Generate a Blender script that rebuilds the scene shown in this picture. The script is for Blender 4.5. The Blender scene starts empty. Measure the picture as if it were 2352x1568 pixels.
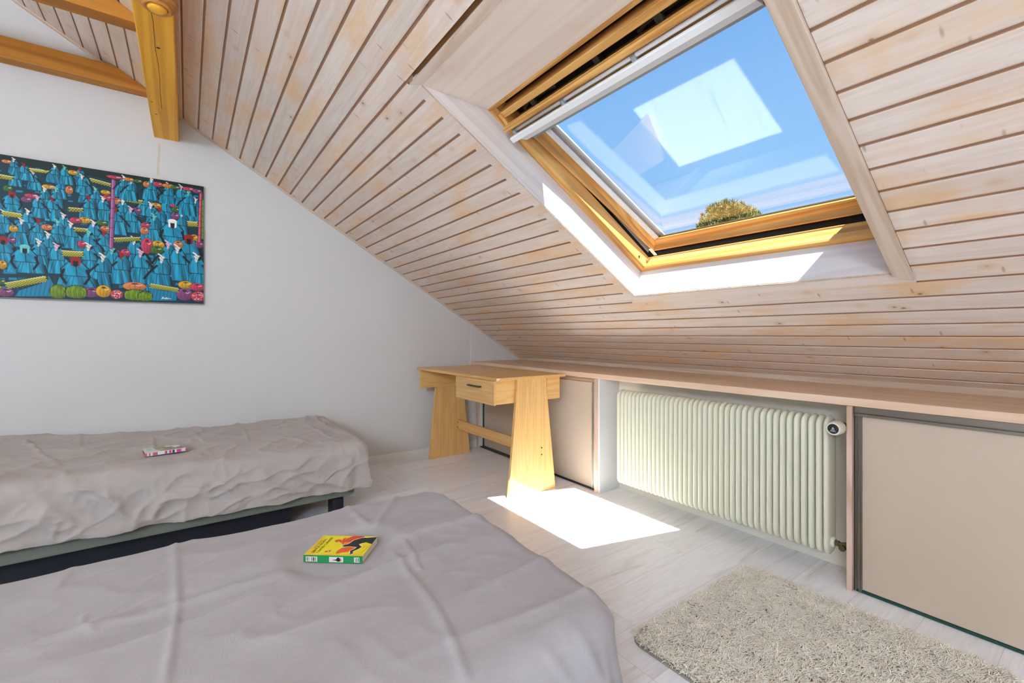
import bpy, bmesh, math, random
import numpy as np
from mathutils import Vector, Matrix, noise
random.seed(7); rng = np.random.default_rng(11)
S = bpy.context.scene
COL = S.collection
PI = math.pi

# ---------------------------------------------------------------- helpers
def tag(o, label=None, cat=None, group=None, kind=None):
    if label: o['label'] = label
    if cat: o['category'] = cat
    if group: o['group'] = group
    if kind: o['kind'] = kind
    return o

def empty(name, loc=(0, 0, 0), parent=None):
    o = bpy.data.objects.new(name, None); COL.objects.link(o)
    o.empty_display_size = .1
    if parent: o.parent = parent
    o.location = loc
    return o

def wloc(o):
    v = Vector((0, 0, 0))
    while o is not None:
        v += o.location; o = o.parent
    return v

class MB:
    """collects shapes in room coordinates; build() links them as one mesh object"""
    def __init__(s): s.v = []; s.f = []; s.c = None
    def add(s, vs, fs):
        b = len(s.v); s.v += [tuple(p) for p in vs]; s.f += [tuple(i + b for i in f) for f in fs]; return s
    def box(s, x0, x1, y0, y1, z0, z1):
        x0, x1 = sorted((x0, x1)); y0, y1 = sorted((y0, y1)); z0, z1 = sorted((z0, z1))
        return s.add([(x0,y0,z0),(x1,y0,z0),(x1,y1,z0),(x0,y1,z0),(x0,y0,z1),(x1,y0,z1),(x1,y1,z1),(x0,y1,z1)],
                     [(0,3,2,1),(4,5,6,7),(0,1,5,4),(1,2,6,5),(2,3,7,6),(3,0,4,7)])
    def prism(s, pts, ax, a0, a1):
        """pts: 2D outline; ax: extrusion axis; remaining axes keep order"""
        n = len(pts); vs = []
        for a in (a0, a1):
            for p in pts:
                q = list(p); q.insert(ax, a); vs.append(q)
        area = sum(pts[i][0]*pts[(i+1)%n][1]-pts[(i+1)%n][0]*pts[i][1] for i in range(n))
        flip = (area > 0) ^ (ax == 1) ^ (a1 < a0)
        fs = [tuple(range(n))[::-1], tuple(range(n, 2*n))] + [(i, (i+1) % n, n+(i+1) % n, n+i) for i in range(n)]
        if not flip: fs = [f[::-1] for f in fs]
        return s.add(vs, fs)
    def tube(s, pts, r, n=12, cap=True):
        pts = [Vector(p) for p in pts]; m = len(pts)
        rs = r if isinstance(r, (list, tuple)) else [r]*m
        t0 = (pts[1]-pts[0]).normalized()
        u = t0.orthogonal().normalized(); vs = []
        for i, p in enumerate(pts):
            t = (pts[min(i+1, m-1)]-pts[max(i-1, 0)]).normalized()
            u = (u - t*u.dot(t)).normalized(); w = t.cross(u)
            for k in range(n):
                a = 2*PI*k/n; vs.append(p+(u*math.cos(a)+w*math.sin(a))*rs[i])
        fs = [(i*n+k, i*n+(k+1) % n, (i+1)*n+(k+1) % n, (i+1)*n+k) for i in range(m-1) for k in range(n)]
        if cap: fs += [tuple(range(n))[::-1], tuple(range((m-1)*n, m*n))]
        return s.add(vs, fs)
    def lathe(s, prof, c, axis=2, n=32):
        """prof: (radius, offset along axis)"""
        c = Vector(c); vs = []
        ax = [Vector((1,0,0)), Vector((0,1,0)), Vector((0,0,1))]
        A = axis if isinstance(axis, Vector) else ax[axis]
        A = A.normalized(); u = A.orthogonal().normalized(); w = A.cross(u)
        for r, h in prof:
            for k in range(n):
                a = 2*PI*k/n; vs.append(c + A*h + (u*math.cos(a)+w*math.sin(a))*max(r, 1e-5))
        m = len(prof)
        fs = [(i*n+k, i*n+(k+1) % n, (i+1)*n+(k+1) % n, (i+1)*n+k) for i in range(m-1) for k in range(n)]
        fs += [tuple(range(n))[::-1], tuple(range((m-1)*n, m*n))]
        return s.add(vs, fs)
    def poly(s, pts):
        return s.add(pts, [tuple(range(len(pts)))])
    def xf(s, M):
        s.v = [tuple(M @ Vector(p)) for p in s.v]; return s
    def build(s, name, mat, parent=None, smooth=False, bevel=0, seg=2, fixn=True):
        off = wloc(parent) if parent else Vector((0, 0, 0))
        me = bpy.data.meshes.new(name)
        me.from_pydata([(p[0]-off.x, p[1]-off.y, p[2]-off.z) for p in s.v], [], s.f)
        if fixn:
            bm = bmesh.new(); bm.from_mesh(me); bmesh.ops.recalc_face_normals(bm, faces=bm.faces); bm.to_mesh(me); bm.free()
        o = bpy.data.objects.new(name, me); COL.objects.link(o)
        if parent: o.parent = parent
        if mat: me.materials.append(mat)
        if smooth: me.polygons.foreach_set('use_smooth', [True]*len(me.polygons))
        if bevel:
            b = o.modifiers.new('bevel', 'BEVEL'); b.width = bevel; b.segments = seg; b.limit_method = 'ANGLE'; b.angle_limit = math.radians(40)
        me.update()
        return o

def grid_mesh(name, V, mat, parent=None, colors=None, smooth=True, wrap=False):
    """V: (rows, cols, 3) array in room coordinates"""
    off = wloc(parent) if parent else Vector((0, 0, 0))
    R, Cn = V.shape[:2]
    P = (V.reshape(-1, 3) - np.array(off)).astype(np.float32)
    i = np.arange(R*Cn).reshape(R, Cn)
    if wrap: i = np.concatenate([i, i[:, :1]], 1)
    F = np.stack([i[:-1, :-1], i[:-1, 1:], i[1:, 1:], i[1:, :-1]], -1).reshape(-1, 4)
    return raw_mesh(name, P, F, mat, parent, colors, smooth)

def raw_mesh(name, P, F, mat, parent=None, colors=None, smooth=True):
    me = bpy.data.meshes.new(name)
    n = F.shape[1]
    me.vertices.add(len(P)); me.vertices.foreach_set('co', P.ravel().astype(np.float32))
    me.loops.add(F.size); me.loops.foreach_set('vertex_index', F.ravel().astype(np.int32))
    me.polygons.add(len(F)); me.polygons.foreach_set('loop_start', np.arange(0, F.size, n, dtype=np.int32))
    try: me.polygons.foreach_set('loop_total', np.full(len(F), n, dtype=np.int32))
    except Exception: pass
    me.polygons.foreach_set('use_smooth', np.full(len(F), smooth, dtype=bool))
    me.update(calc_edges=True); me.validate()
    if colors is not None:
        a = me.color_attributes.new('paint', 'FLOAT_COLOR', 'POINT')
        c4 = np.concatenate([colors.reshape(-1, 3), np.ones((len(P), 1))], 1).astype(np.float32)
        a.data.foreach_set('color', c4.ravel())
    me.materials.append(mat)
    o = bpy.data.objects.new(name, me); COL.objects.link(o)
    if parent: o.parent = parent
    return o

# ---------------------------------------------------------------- materials
def lin(r, g, b):
    f = lambda c: (c/255/12.92) if c/255 <= .04045 else ((c/255+.055)/1.055)**2.4
    return (f(r), f(g), f(b))

class NT:
    def __init__(s, name):
        s.m = bpy.data.materials.new(name); s.m.use_nodes = True
        s.t = s.m.node_tree; s.t.nodes.clear()
        s.out = s.n('ShaderNodeOutputMaterial')
    def n(s, typ, **kw):
        x = s.t.nodes.new(typ)
        for k, v in kw.items():
            if k.startswith('i_'): x.inputs[k[2:].replace('_', ' ')].default_value = v
            else: setattr(x, k, v)
        return x
    def l(s, a, b): s.t.links.new(a, b)
    def val(s, sock, v):
        if isinstance(v, bpy.types.NodeSocket): s.l(v, sock)
        else:
            if sock.type == 'RGBA' and len(v) == 3: v = (*v, 1)
            sock.default_value = v
    def math(s, op, a, b=0., clamp=False):
        x = s.n('ShaderNodeMath', operation=op, use_clamp=clamp); s.val(x.inputs[0], a); s.val(x.inputs[1], b); return x.outputs[0]
    def mix(s, fac, a, b, mode='MIX'):
        x = s.n('ShaderNodeMix', data_type='RGBA', blend_type=mode); s.val(x.inputs[0], fac); s.val(x.inputs[6], a); s.val(x.inputs[7], b); return x.outputs[2]
    def ramp(s, fac, stops):
        x = s.n('ShaderNodeValToRGB'); e = x.color_ramp.elements
        for i, (p, c) in enumerate(stops):
            q = e[i] if i < 2 else e.new(p)
            q.position = p; q.color = (*c, 1) if len(c) == 3 else c
        s.val(x.inputs[0], fac); return x.outputs[0]
    def ramp1(s, fac, a, b, lo=0., hi=1.):
        x = s.n('ShaderNodeMapRange', interpolation_type='SMOOTHSTEP'); s.val(x.inputs[0], fac)
        for i, v in zip((1, 2, 3, 4), (a, b, lo, hi)): x.inputs[i].default_value = v
        return x.outputs[0]
    def coord(s, scale=(1, 1, 1), loc=(0, 0, 0), rot=(0, 0, 0)):
        if not hasattr(s, 'tc'): s.tc = s.n('ShaderNodeTexCoord').outputs['Object']
        m = s.n('ShaderNodeMapping'); s.l(s.tc, m.inputs[0])
        m.inputs['Scale'].default_value = scale; m.inputs['Location'].default_value = loc; m.inputs['Rotation'].default_value = rot
        return m.outputs[0]
    def noise(s, vec, scale=5, detail=4, rough=.55, dist=0.):
        x = s.n('ShaderNodeTexNoise'); s.l(vec, x.inputs['Vector'])
        x.inputs['Scale'].default_value = scale; x.inputs['Detail'].default_value = detail
        x.inputs['Roughness'].default_value = rough; x.inputs['Distortion'].default_value = dist
        return x.outputs[0]
    def bsdf(s, col, rough=.6, spec=.35, metal=0., bump=None, bs=.3, bd=.002, sheen=0.):
        b = s.n('ShaderNodeBsdfPrincipled')
        s.val(b.inputs['Base Color'], col); s.val(b.inputs['Roughness'], rough); b.inputs['Metallic'].default_value = metal
        b.inputs['Specular IOR Level'].default_value = spec
        if sheen: b.inputs['Sheen Weight'].default_value = sheen
        if bump is not None:
            u = s.n('ShaderNodeBump'); u.inputs['Strength'].default_value = bs; u.inputs['Distance'].default_value = bd
            s.l(bump, u.inputs['Height']); s.l(u.outputs[0], b.inputs['Normal'])
        s.l(b.outputs[0], s.out.inputs[0]); s.b = b
        return s.m

def plain(name, col, rough=.55, spec=.35, metal=0., var=.04, scale=14.):
    t = NT(name); f = t.noise(t.coord(), scale, 4)
    c = t.mix(f, tuple(x*(1-var) for x in col), tuple(min(1, x*(1+var)) for x in col))
    return t.bsdf(c, rough, spec, metal)

def wood(name, light, dark, axis=0, fine=160., rough=.45, spec=.3, rings=9., amt=.7, stain=None, bump=.15):
    """straight-grained wood; axis: direction of the grain"""
    t = NT(name)
    sc = [1., 1., 1.]; sc[axis] = .045
    v = t.coord(tuple(sc))
    n1 = t.noise(v, fine, 5, .6)
    n2 = t.noise(v, rings, 3, .5, 1.2)
    wv = t.math('SINE', t.math('MULTIPLY', n2, 42.))
    g = t.math('ADD', t.math('MULTIPLY', wv, .22), t.math('ADD', t.math('MULTIPLY', n1, .55), .2))
    g = t.ramp1(g, .15, .85)
    c = t.mix(t.math('MULTIPLY', g, amt), light, dark)
    if stain:
        f = t.ramp1(t.noise(t.coord((.7, .7, .7)), 3.2, 3), .5, .72)
        c = t.mix(t.math('MULTIPLY', f, .55), c, stain)
    return t.bsdf(c, rough, spec, bump=g, bs=bump, bd=.0015)

# ---------------------------------------------------------------- settings
SUN_E, SUN_DIR, SKY_E, EXPO = 22., (-.514, .141, -1.), 1.1, .1
PANE_F0 = .046
FILL_E, FILL_C = 82., (.68, .825, 1.)  # strength and tint of the added fill globes
FILL_GLOBES = [('added fill-light globe hanging low behind the viewer', 1.55, -1.95, 2.0, .2), ('added fill-light globe over the far side of the room', 1.4, -2.7, 2.1, .2)]
FILL_WIN = (-3.0, -.6, .1, 2.0)      # unseen window added behind the viewer for fill light: y0, y1, z0, z1
FIGS=[(353,723,44,'w'),(390,703,47,'r'),(367,664,48,'t'),(423,665,51,'w'),(506,720,50,'w'),(545,722,51,'t'),(606,727,53,'r'),(528,652,56,'r'),(615,687,57,'w'),(624,636,61,'w'),(670,627,63,'t'),(467,588,58,'w'),(512,597,59,'t'),(346,538,57,'R'),(497,542,63,'r'),(441,538,61,'p'),(643,574,67,'r'),(703,578,70,'w'),(788,578,74,'w'),(793,718,61,'w'),(826,706,65,'w'),(918,730,66,'w'),(999,714,71,'w'),(1061,713,75,'p'),(1098,688,78,'t'),(898,638,74,'r'),(1080,651,81,'r'),(1133,648,84,'w'),(916,578,79,'w'),(988,619,79,'t'),(756,527,77,'r'),(824,538,79,'p'),(958,559,83,'r'),(1066,557,89,'w'),(405,458,66,'w'),(317,439,63,'w'),(541,457,71,'w'),(382,404,68,'w'),(445,414,71,'r'),(518,418,74,'t'),(570,414,76,'w'),(663,434,80,'w'),(643,377,83,'t'),(708,386,85,'r'),(931,511,86,'t'),(1017,485,93,'W'),(481,344,78,'w'),(314,295,73,'R'),(447,300,80,'w'),(392,260,80,'T'),(514,285,84,'p'),(643,300,89,'w'),(703,246,97,'w'),(742,293,94,'t'),(783,267,99,'r'),(840,360,94,'w'),(869,288,101,'p'),(999,353,103,'p'),(1045,333,107,'w'),(968,266,109,'w'),(1098,398,104,'R'),(1141,290,117,'w'),(587,211,93,'R')]
FRUIT=[(327,708,18,9,'h'),(331,568,17,16,'g'),(483,606,27,11,'y'),(577,703,20,12,'y'),(753,713,36,9,'k'),(816,713,22,10,'o'),(855,711,19,10,'g'),(893,700,15,17,'h'),(948,711,23,14,'k'),(999,711,31,12,'o'),(1032,708,24,11,'g'),(1098,711,30,11,'k'),(1141,706,25,13,'u'),(419,545,28,11,'k'),(398,522,20,15,'u'),(562,603,15,22,'h'),(712,619,21,12,'y'),(719,587,21,17,'k'),(760,576,21,18,'h'),(938,582,26,15,'y'),(1030,597,26,14,'k'),(1035,572,24,14,'g'),(850,536,20,19,'u'),(1030,532,21,20,'u'),(587,440,24,15,'k'),(624,446,26,17,'y'),(697,442,25,13,'g'),(475,386,22,15,'h'),(710,410,20,17,'h'),(351,361,16,17,'y'),(889,457,22,13,'k'),(884,422,20,21,'h'),(613,311,17,19,'k'),(798,283,21,20,'k'),(948,347,30,24,'y'),(943,315,30,24,'g'),(1045,359,24,23,'h'),(1125,408,24,23,'y'),(1152,371,22,21,'u'),(896,335,27,47,'k'),(323,26,30,22,'u'),(652,44,44,27,'u'),(703,53,32,34,'y'),(840,89,53,25,'h'),(760,38,28,26,'s'),(1082,114,37,23,'y'),(1141,104,36,24,'k'),(1077,54,40,38,'u'),(1147,45,38,31,'s'),(308,80,15,14,'g'),(312,168,15,22,'y'),(342,299,19,18,'u')]
CORN=[(407,684,487,687,17),(301,626,353,625,24),(643,678,740,664,22),(802,593,879,591,26),(903,633,976,639,27),(558,497,622,502,25),(308,437,386,433,28),(579,389,643,392,23),(746,351,869,373,27),(532,252,622,256,35),(1090,495,1147,500,35),(323,59,481,112,36),(908,99,1051,79,30)]
POSTS=[(746,699,735,307,17,'u'),(1160,696,1152,388,15,'k'),(1172,654,1169,413,11,'g')]
CRACK = [(-2.0906, -0.1113), (-2.1782, -0.1057), (-2.2693, -0.1061), (-2.4049, -0.1081), (-2.533, -0.1033), (-2.6584, -0.1036), (-2.8099, -0.1078), (-3.0102, -0.1083)]; STAIN = [(-0.1434, 2.1588), (-0.1309, 2.1619), (-0.133, 2.1032), (-0.1371, 2.0335), (-0.1392, 1.9644), (-0.1496, 1.9622), (-0.1475, 2.0259), (-0.1434, 2.1008)]; BASKL = [(483, 126), (501, 82), (495, 12), (353, 5), (369, 39), (455, 84)]; BASKR = [(893, 120), (918, 8), (1035, 13), (1045, 72), (908, 99)]
FLAME=[(80.3,107.3),(87.5,98.9),(85.4,90.8),(97.6,85.5),(96.7,76.7),(110.7,66.8),(115.6,56.1),(115.4,36.0),(104.7,34.9),(88.9,55.8),(77.7,59.5),(62.5,61.7),(57.0,73.8),(68.6,83.7),(73.9,92.1),(70.9,100.1)]
BLK=[(108.0,-1.3),(101.5,24.1),(99.7,39.2),(84.5,56.1),(62.5,61.7),(56.0,73.4),(49.6,74.3),(45.1,70.5),(48.5,53.0),(46.1,32.8),(34.9,35.7),(25.7,42.2),(17.3,39.5),(6.9,32.1),(14.5,32.0),(24.3,32.7),(35.9,24.9),(47.4,20.1),(61.3,33.5),(68.6,27.1),(74.0,18.8),(64.1,-1.3)]
ORG=[(9.6,73.8),(25.3,75.1),(40.6,69.2),(46.9,51.4),(43.9,33.0),(19.0,45.6),(15.8,59.4),(8.6,66.5)]
TRI=[(14.7,106.8),(23.1,104.3),(28.2,91.3),(15.8,91.2)]
STROKE=[(38.9,16.0),(56.8,14.4),(21.8,7.7),(48.9,4.4),(9.9,19.4),(19.5,8.9),(39.8,6.2),(58.1,2.6)]
# ---------------------------------------------------------------- palette
WHITE = plain('white_plaster', (.645, .64, .63), .8, .2, var=.012, scale=5)
CREAM = plain('cream_plaster', (.74, .70, .60), .75, .2, var=.02, scale=6)
SKIRT = plain('white_paint', (.74, .73, .70), .5, .3, var=.015)
PINE = wood('honey_pine', lin(222, 172, 100), lin(170, 110, 45), 0, 110, .38, .35, 6, .8)
PINE_Y = wood('honey_pine_sides', lin(222, 172, 100), lin(170, 110, 45), 1, 110, .38, .35, 6, .8)
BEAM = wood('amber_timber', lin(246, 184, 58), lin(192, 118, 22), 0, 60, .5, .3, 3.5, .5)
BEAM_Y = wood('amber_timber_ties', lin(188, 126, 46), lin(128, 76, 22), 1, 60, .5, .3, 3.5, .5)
WASH = wood('whitewashed_lining', lin(216, 207, 202), lin(196, 182, 172), 1, 130, .5, .25, 5, .5, lin(205, 170, 130))
WASH_X = wood('whitewashed_lining_long', lin(216, 207, 202), lin(196, 182, 172), 0, 130, .5, .25, 5, .5)
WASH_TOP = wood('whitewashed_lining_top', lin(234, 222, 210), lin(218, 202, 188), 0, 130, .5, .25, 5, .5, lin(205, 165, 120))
TRIM = wood('washed_trim', lin(208, 190, 172), lin(180, 152, 126), 1, 130, .5, .25, 6, .7)
TRIM_X = wood('washed_trim_long', lin(208, 190, 172), lin(180, 152, 126), 0, 130, .5, .25, 6, .7)
POSTW = wood('washed_post', lin(214, 190, 172), lin(186, 148, 122), 2, 130, .5, .25, 6, .7)
COUNTER = wood('washed_worktop', lin(226, 200, 174), lin(204, 166, 134), 0, 150, .42, .35, 6, .55)
OAK = wood('oak_veneer_long', lin(226, 182, 118), lin(198, 148, 84), 0, 300, .36, .4, 12, .55)
OAK_Z = wood('oak_veneer_upright', lin(228, 184, 118), lin(198, 148, 84), 2, 300, .36, .4, 12, .55)
OAK_Y = wood('oak_veneer_cross', lin(228, 184, 118), lin(198, 148, 84), 1, 300, .36, .4, 12, .55)
LAMINATE = plain('beige_laminate', (.55, .45, .345), .42, .35, var=.015, scale=60)
LAM_DOOR2 = LAMINATE
BRONZE = plain('bronze_aluminium', (.235, .205, .165), .35, .5, .75, var=.05)
STEEL = plain('steel_profile', (.55, .55, .53), .3, .5, .85, var=.04)
BLACKPL = plain('black_plastic', (.012, .013, .014), .35, .45)
DKGREEN = plain('dark_green_track', (.012, .055, .04), .4, .4)
DARK = plain('dark_gap', (.02, .014, .01), .8, .1)
RUBBER = plain('dark_rubber', (.03, .028, .024), .7, .2)
SILVER = plain('white_aluminium', (.62, .63, .63), .32, .5, .35, var=.02)
SILVERG = plain('grey_aluminium', (.40, .42, .43), .34, .5, .35, var=.02)
BLINDG = plain('grey_enamel', (.60, .63, .66), .5, .3, var=.01)
WHITEAL = plain('white_enamel', (.80, .80, .79), .3, .45, var=.01)
BRASS = plain('dull_brass', (.16, .125, .065), .38, .5, .8, var=.15, scale=40)
OLIVE = plain('dark_bronze_catch', (.055, .048, .03), .4, .5, .7, var=.2, scale=30)
RADI = plain('cream_radiator_enamel', (.72, .71, .57), .32, .45, var=.012)

def planks_mat():
    t = NT('whitewashed_boards')
    sp = t.n('ShaderNodeSeparateXYZ'); t.coord(); t.l(t.tc, sp.inputs[0])
    k = t.math('FLOOR', t.math('DIVIDE', t.math('SUBTRACT', sp.outputs[1], PS0), PP))
    wn = t.n('ShaderNodeTexWhiteNoise', noise_dimensions='1D'); t.l(k, wn.inputs['W'])
    cb = t.n('ShaderNodeCombineXYZ')
    t.l(t.math('ADD', sp.outputs[0], t.math('MULTIPLY', wn.outputs[0], 37.)), cb.inputs[0]); t.l(sp.outputs[1], cb.inputs[1]); t.l(sp.outputs[2], cb.inputs[2])
    def mp(sc):
        m = t.n('ShaderNodeMapping'); t.l(cb.outputs[0], m.inputs[0]); m.inputs['Scale'].default_value = sc; return m.outputs[0]
    n1 = t.noise(mp((.05, 1, 1)), 150, 5, .6)
    n2 = t.noise(mp((.06, 1, 1)), 16, 3, .5, .8)
    g = t.math('ADD', t.math('MULTIPLY', n1, .6), t.math('MULTIPLY', t.math('SINE', t.math('MULTIPLY', n2, 26.)), .09))
    g = t.ramp1(g, .05, .55)
    c = t.mix(t.math('MULTIPLY', g, .75), lin(226, 213, 202), lin(210, 190, 172))
    # patches where the wash is thin and the pine shows through
    st = t.ramp1(t.noise(mp((.55, 1.3, 1)), 4.6, 4, .6), .46, .70)
    c = t.mix(t.math('MULTIPLY', st, .7), c, lin(226, 182, 128))
    br = t.ramp1(t.noise(mp((.7, 1.5, 1)), 5., 3), .55, .75)
    c = t.mix(t.math('MULTIPLY', br, .35), c, lin(230, 224, 218))
    # knots and short dark ticks
    v = t.n('ShaderNodeTexVoronoi', feature='F1'); t.l(mp((9., 12., 1)), v.inputs['Vector']); v.inputs['Scale'].default_value = 1.; v.inputs['Randomness'].default_value = 1.
    sepc = t.n('ShaderNodeSeparateColor'); t.l(v.outputs['Color'], sepc.inputs[0])
    on = t.math('GREATER_THAN', sepc.outputs[0], .62)
    kn = t.math('MULTIPLY', t.ramp1(v.outputs['Distance'], .03, .085, 1., 0.), on)
    halo = t.math('MULTIPLY', t.ramp1(v.outputs['Distance'], .05, .3, 1., 0.), on)
    c = t.mix(t.math('MULTIPLY', halo, .35), c, lin(196, 146, 98))
    c = t.mix(t.math('MULTIPLY', kn, .75), c, lin(96, 72, 58))
    v2 = t.n('ShaderNodeTexVoronoi', feature='F1'); m2 = t.n('ShaderNodeMapping'); t.l(cb.outputs[0], m2.inputs[0])
    m2.inputs['Scale'].default_value = (34., 9., 1); m2.inputs['Rotation'].default_value = (0, 0, .25)
    t.l(m2.outputs[0], v2.inputs['Vector']); v2.inputs['Scale'].default_value = 1.
    s2 = t.n('ShaderNodeSeparateColor'); t.l(v2.outputs['Color'], s2.inputs[0])
    tk = t.math('MULTIPLY', t.ramp1(v2.outputs['Distance'], .06, .19, 1., 0.), t.math('GREATER_THAN', s2.outputs[0], .74))
    c = t.mix(t.math('MULTIPLY', tk, .5), c, lin(120, 98, 84))
    hv = t.math('ADD', .94, t.math('MULTIPLY', wn.outputs[0], .1))
    cc = t.n('ShaderNodeHueSaturation'); t.l(hv, cc.inputs['Value']); t.l(c, cc.inputs['Color'])
    # bare wood in the grooves
    gr = t.ramp1(sp.outputs[2], -.0035, -.0012, 1., 0.)
    c = t.mix(t.math('MULTIPLY', gr, .8), cc.outputs[0], lin(146, 98, 56))
    return t.bsdf(c, .5, .28, bump=g, bs=.12, bd=.0012)

# ---------------------------------------------------------------- frame of the sloping ceiling: local x = along the wall, y = up the slope, z = into the room
TH = math.radians(30.816)
CT, ST = math.cos(TH), math.sin(TH)
OR = Vector((0, 2.584 + ST*.008, .778 + CT*.008))
SM = Matrix(((1, 0, 0, OR.x), (0, -CT, -ST, OR.y), (0, ST, -CT, OR.z), (0, 0, 0, 1)))
PS0, PP = .757, .0877
GX = -3.465          # gable wall
BX = 1.9             # wall behind the camera
FY = -3.2            # far side wall
KY = 2.105           # front of the low cupboards
RECY = 2.292         # back of the radiator recess
def slope_z(y): return OR.z + (OR.y - y)*math.tan(TH)
RIDGE_Y = -1.9
RIDGE_Z = slope_z(RIDGE_Y)
RIDGE_S = (OR.y - RIDGE_Y)*CT + (RIDGE_Z - OR.z)*ST
def sl(o, parent=None):
    """place a mesh written in slope coordinates"""
    if parent: o.parent = parent
    else: o.matrix_world = SM
    return o

# skylight opening in slope coordinates
WX0, WX1, WS0, WS1 = -1.52, -.462, .822, 2.199
T0, T1, TS0, TS1 = -1.578, -.416, .764, 2.252     # outer edges of the trims around it

# ---- ceiling: boards with real grooves
PLANK = planks_mat()
def board_profile(s0, s1):
    """(s, w) outline of the boarded surface between s0 and s1 with grooves"""
    pts = [(s0, 0.)]
    k = math.ceil((s0 - PS0)/PP - .5)
    while True:
        g = PS0 + k*PP; k += 1
        if g - .007 <= s0: continue
        if g + .008 >= s1: break
        pts += [(g-.0055, 0.), (g-.0042, -.0055), (g+.0042, -.0055), (g+.0055, -.0012), (g+.0095, 0.)]
    pts.append((s1, 0.))
    return pts
def boards(mb, x0, x1, s0, s1):
    p = board_profile(s0, s1); n = len(p)
    mb.add([(x0, a, b) for a, b in p] + [(x1, a, b) for a, b in p], [(i, i+1, n+i+1, n+i) for i in range(n-1)])
cm = MB()
boards(cm, GX-.05, T0, -.35, RIDGE_S)
boards(cm, T0, T1, -.35, TS0+.0005)
boards(cm, T0, T1, TS1, RIDGE_S)
boards(cm, T1, BX+.05, -.35, RIDGE_S)
# rough timber above the trims, and the roof deck closing the back
for a in ((T0, WX0-.012, TS0, TS1), (WX1+.012, T1, TS0, TS1), (WX0-.012, WX1+.012, TS0, WS0-.012)):
    cm.box(a[0], a[1], a[2], a[3], -.02, -.004)
for a in ((GX-.05, WX0-.06, -.35, RIDGE_S), (WX1+.06, BX+.05, -.35, RIDGE_S), (WX0-.06, WX1+.06, -.35, WS0-.06), (WX0-.06, WX1+.06, TS1+.01, RIDGE_S)):
    cm.box(a[0], a[1], a[2], a[3], -.30, -.03)
ceiling = cm.build('ceiling', PLANK, fixn=False)
# opposite slope
om = ceiling.data
bm = bmesh.new(); bm.from_mesh(om)
IM = SM.inverted()
q = [(GX-.05, RIDGE_Y, RIDGE_Z), (BX+.05, RIDGE_Y, RIDGE_Z), (BX+.05, FY-.1, RIDGE_Z-(RIDGE_Y-FY+.1)*math.tan(TH)), (GX-.05, FY-.1, RIDGE_Z-(RIDGE_Y-FY+.1)*math.tan(TH))]
q2 = [(x, y, z+.25) for x, y, z in q]
vs = [bm.verts.new(IM @ Vector(p)) for p in q + q2]
for f in ((0,1,2,3), (4,7,6,5), (0,4,5,1), (1,5,6,2), (2,6,7,3), (3,7,4,0)): bm.faces.new([vs[i] for i in f])
bm.to_mesh(om); bm.free()
sl(ceiling); tag(ceiling, kind='structure')

# ---- trims on the ceiling round the skylight (flush on three sides, a raised batten on the right)
def sbox(x0, x1, s0, s1, w0, w1): return MB().box(x0, x1, s0, s1, w0, w1)
m = MB()   # left trim, mitred to the bottom one
m.prism([(T0+.001, TS0), (WX0-.0095, WS0-.0115), (WX0-.0095, 2.205), (T0+.001, 2.236)], 2, -.004, .0006)
o = sl(m.build('trim_1', PLANK)); tag(o, kind='structure')
m = MB(); m.prism([(T0+.002, TS0), (T1, TS0), (T1, WS0-.0115), (WX0-.009, WS0-.0115)], 2, -.004, .0006)
o = sl(m.build('trim_2', PLANK)); tag(o, kind='structure')
m = MB(); m.prism([(WX1-.003, WS0-.006), (T1, TS0+.02), (T1, 3.1), (WX1-.003, 3.1)], 2, .0005, .0145)
o = sl(m.build('trim_3', TRIM, bevel=.002)); tag(o, kind='structure')
m = MB(); m.prism([(T0+.0015, 2.2365), (WX0-.008, 2.2045), (WX0-.008, 2.2015), (WX1, 2.2015), (WX1, 2.2365)], 2, -.015, .0008)
o = sl(m.build('trim_4', TRIM_X)); tag(o, kind='structure')
o = sl(sbox(T0, T1+.01, 2.20, 2.30, -.034, -.016).build('trim_14', wood('bare_brown_pine', lin(150, 104, 62), lin(110, 72, 38), 0, 120, .6, .2))); tag(o, kind='structure')
# thin bead around the edge of the lining
m = MB().box(WX0-.0065, WX0-.002, WS0-.0065, WS1+.002, -.02, .0035).box(WX0-.0065, WX1, WS0-.0065, WS0-.002, -.02, .0035)
o = sl(m.build('trim_5', TRIM)); tag(o, kind='structure')
# bead where the ceiling meets the gable
m = sbox(GX-.01, GX+.009, -.02, RIDGE_S-.02, -.001, .012)
o = sl(m.build('trim_6', TRIM)); tag(o, kind='structure')

# ---- skylight (window_1)
W1 = empty('window_1'); W1.matrix_world = SM; tag(W1, kind='structure')
def wp(mb, name, mat, **kw):
    return sl(mb.build(name, mat, **kw), W1)
FD = .136            # depth of the lining
FT = 1.949           # top of the window itself
wp(sbox(WX0-.02, WX0, WS0-.004, 2.24, -FD-.004, -.0005).xf(Matrix()), 'lining_board', WASH)
wp(sbox(WX1, WX1+.02, WS0-.004, 2.24, -FD-.004, -.0005), 'lining_board', WASH)
m = MB(); m.prism([(WS0, 0), (WS0+.019, -FD-.004), (WS0-.003, -FD-.004), (WS0-.02, 0)], 0, WX0, WX1)
wp(m, 'lining_board', WASH_X)
m = MB(); m.prism([(WS1, -.001), (WS1+.02, -.001), (FT+.02, -FD-.004), (FT, -FD-.004)], 0, WX0, WX1)
wp(m, 'lining_board', WASH_TOP)
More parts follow.
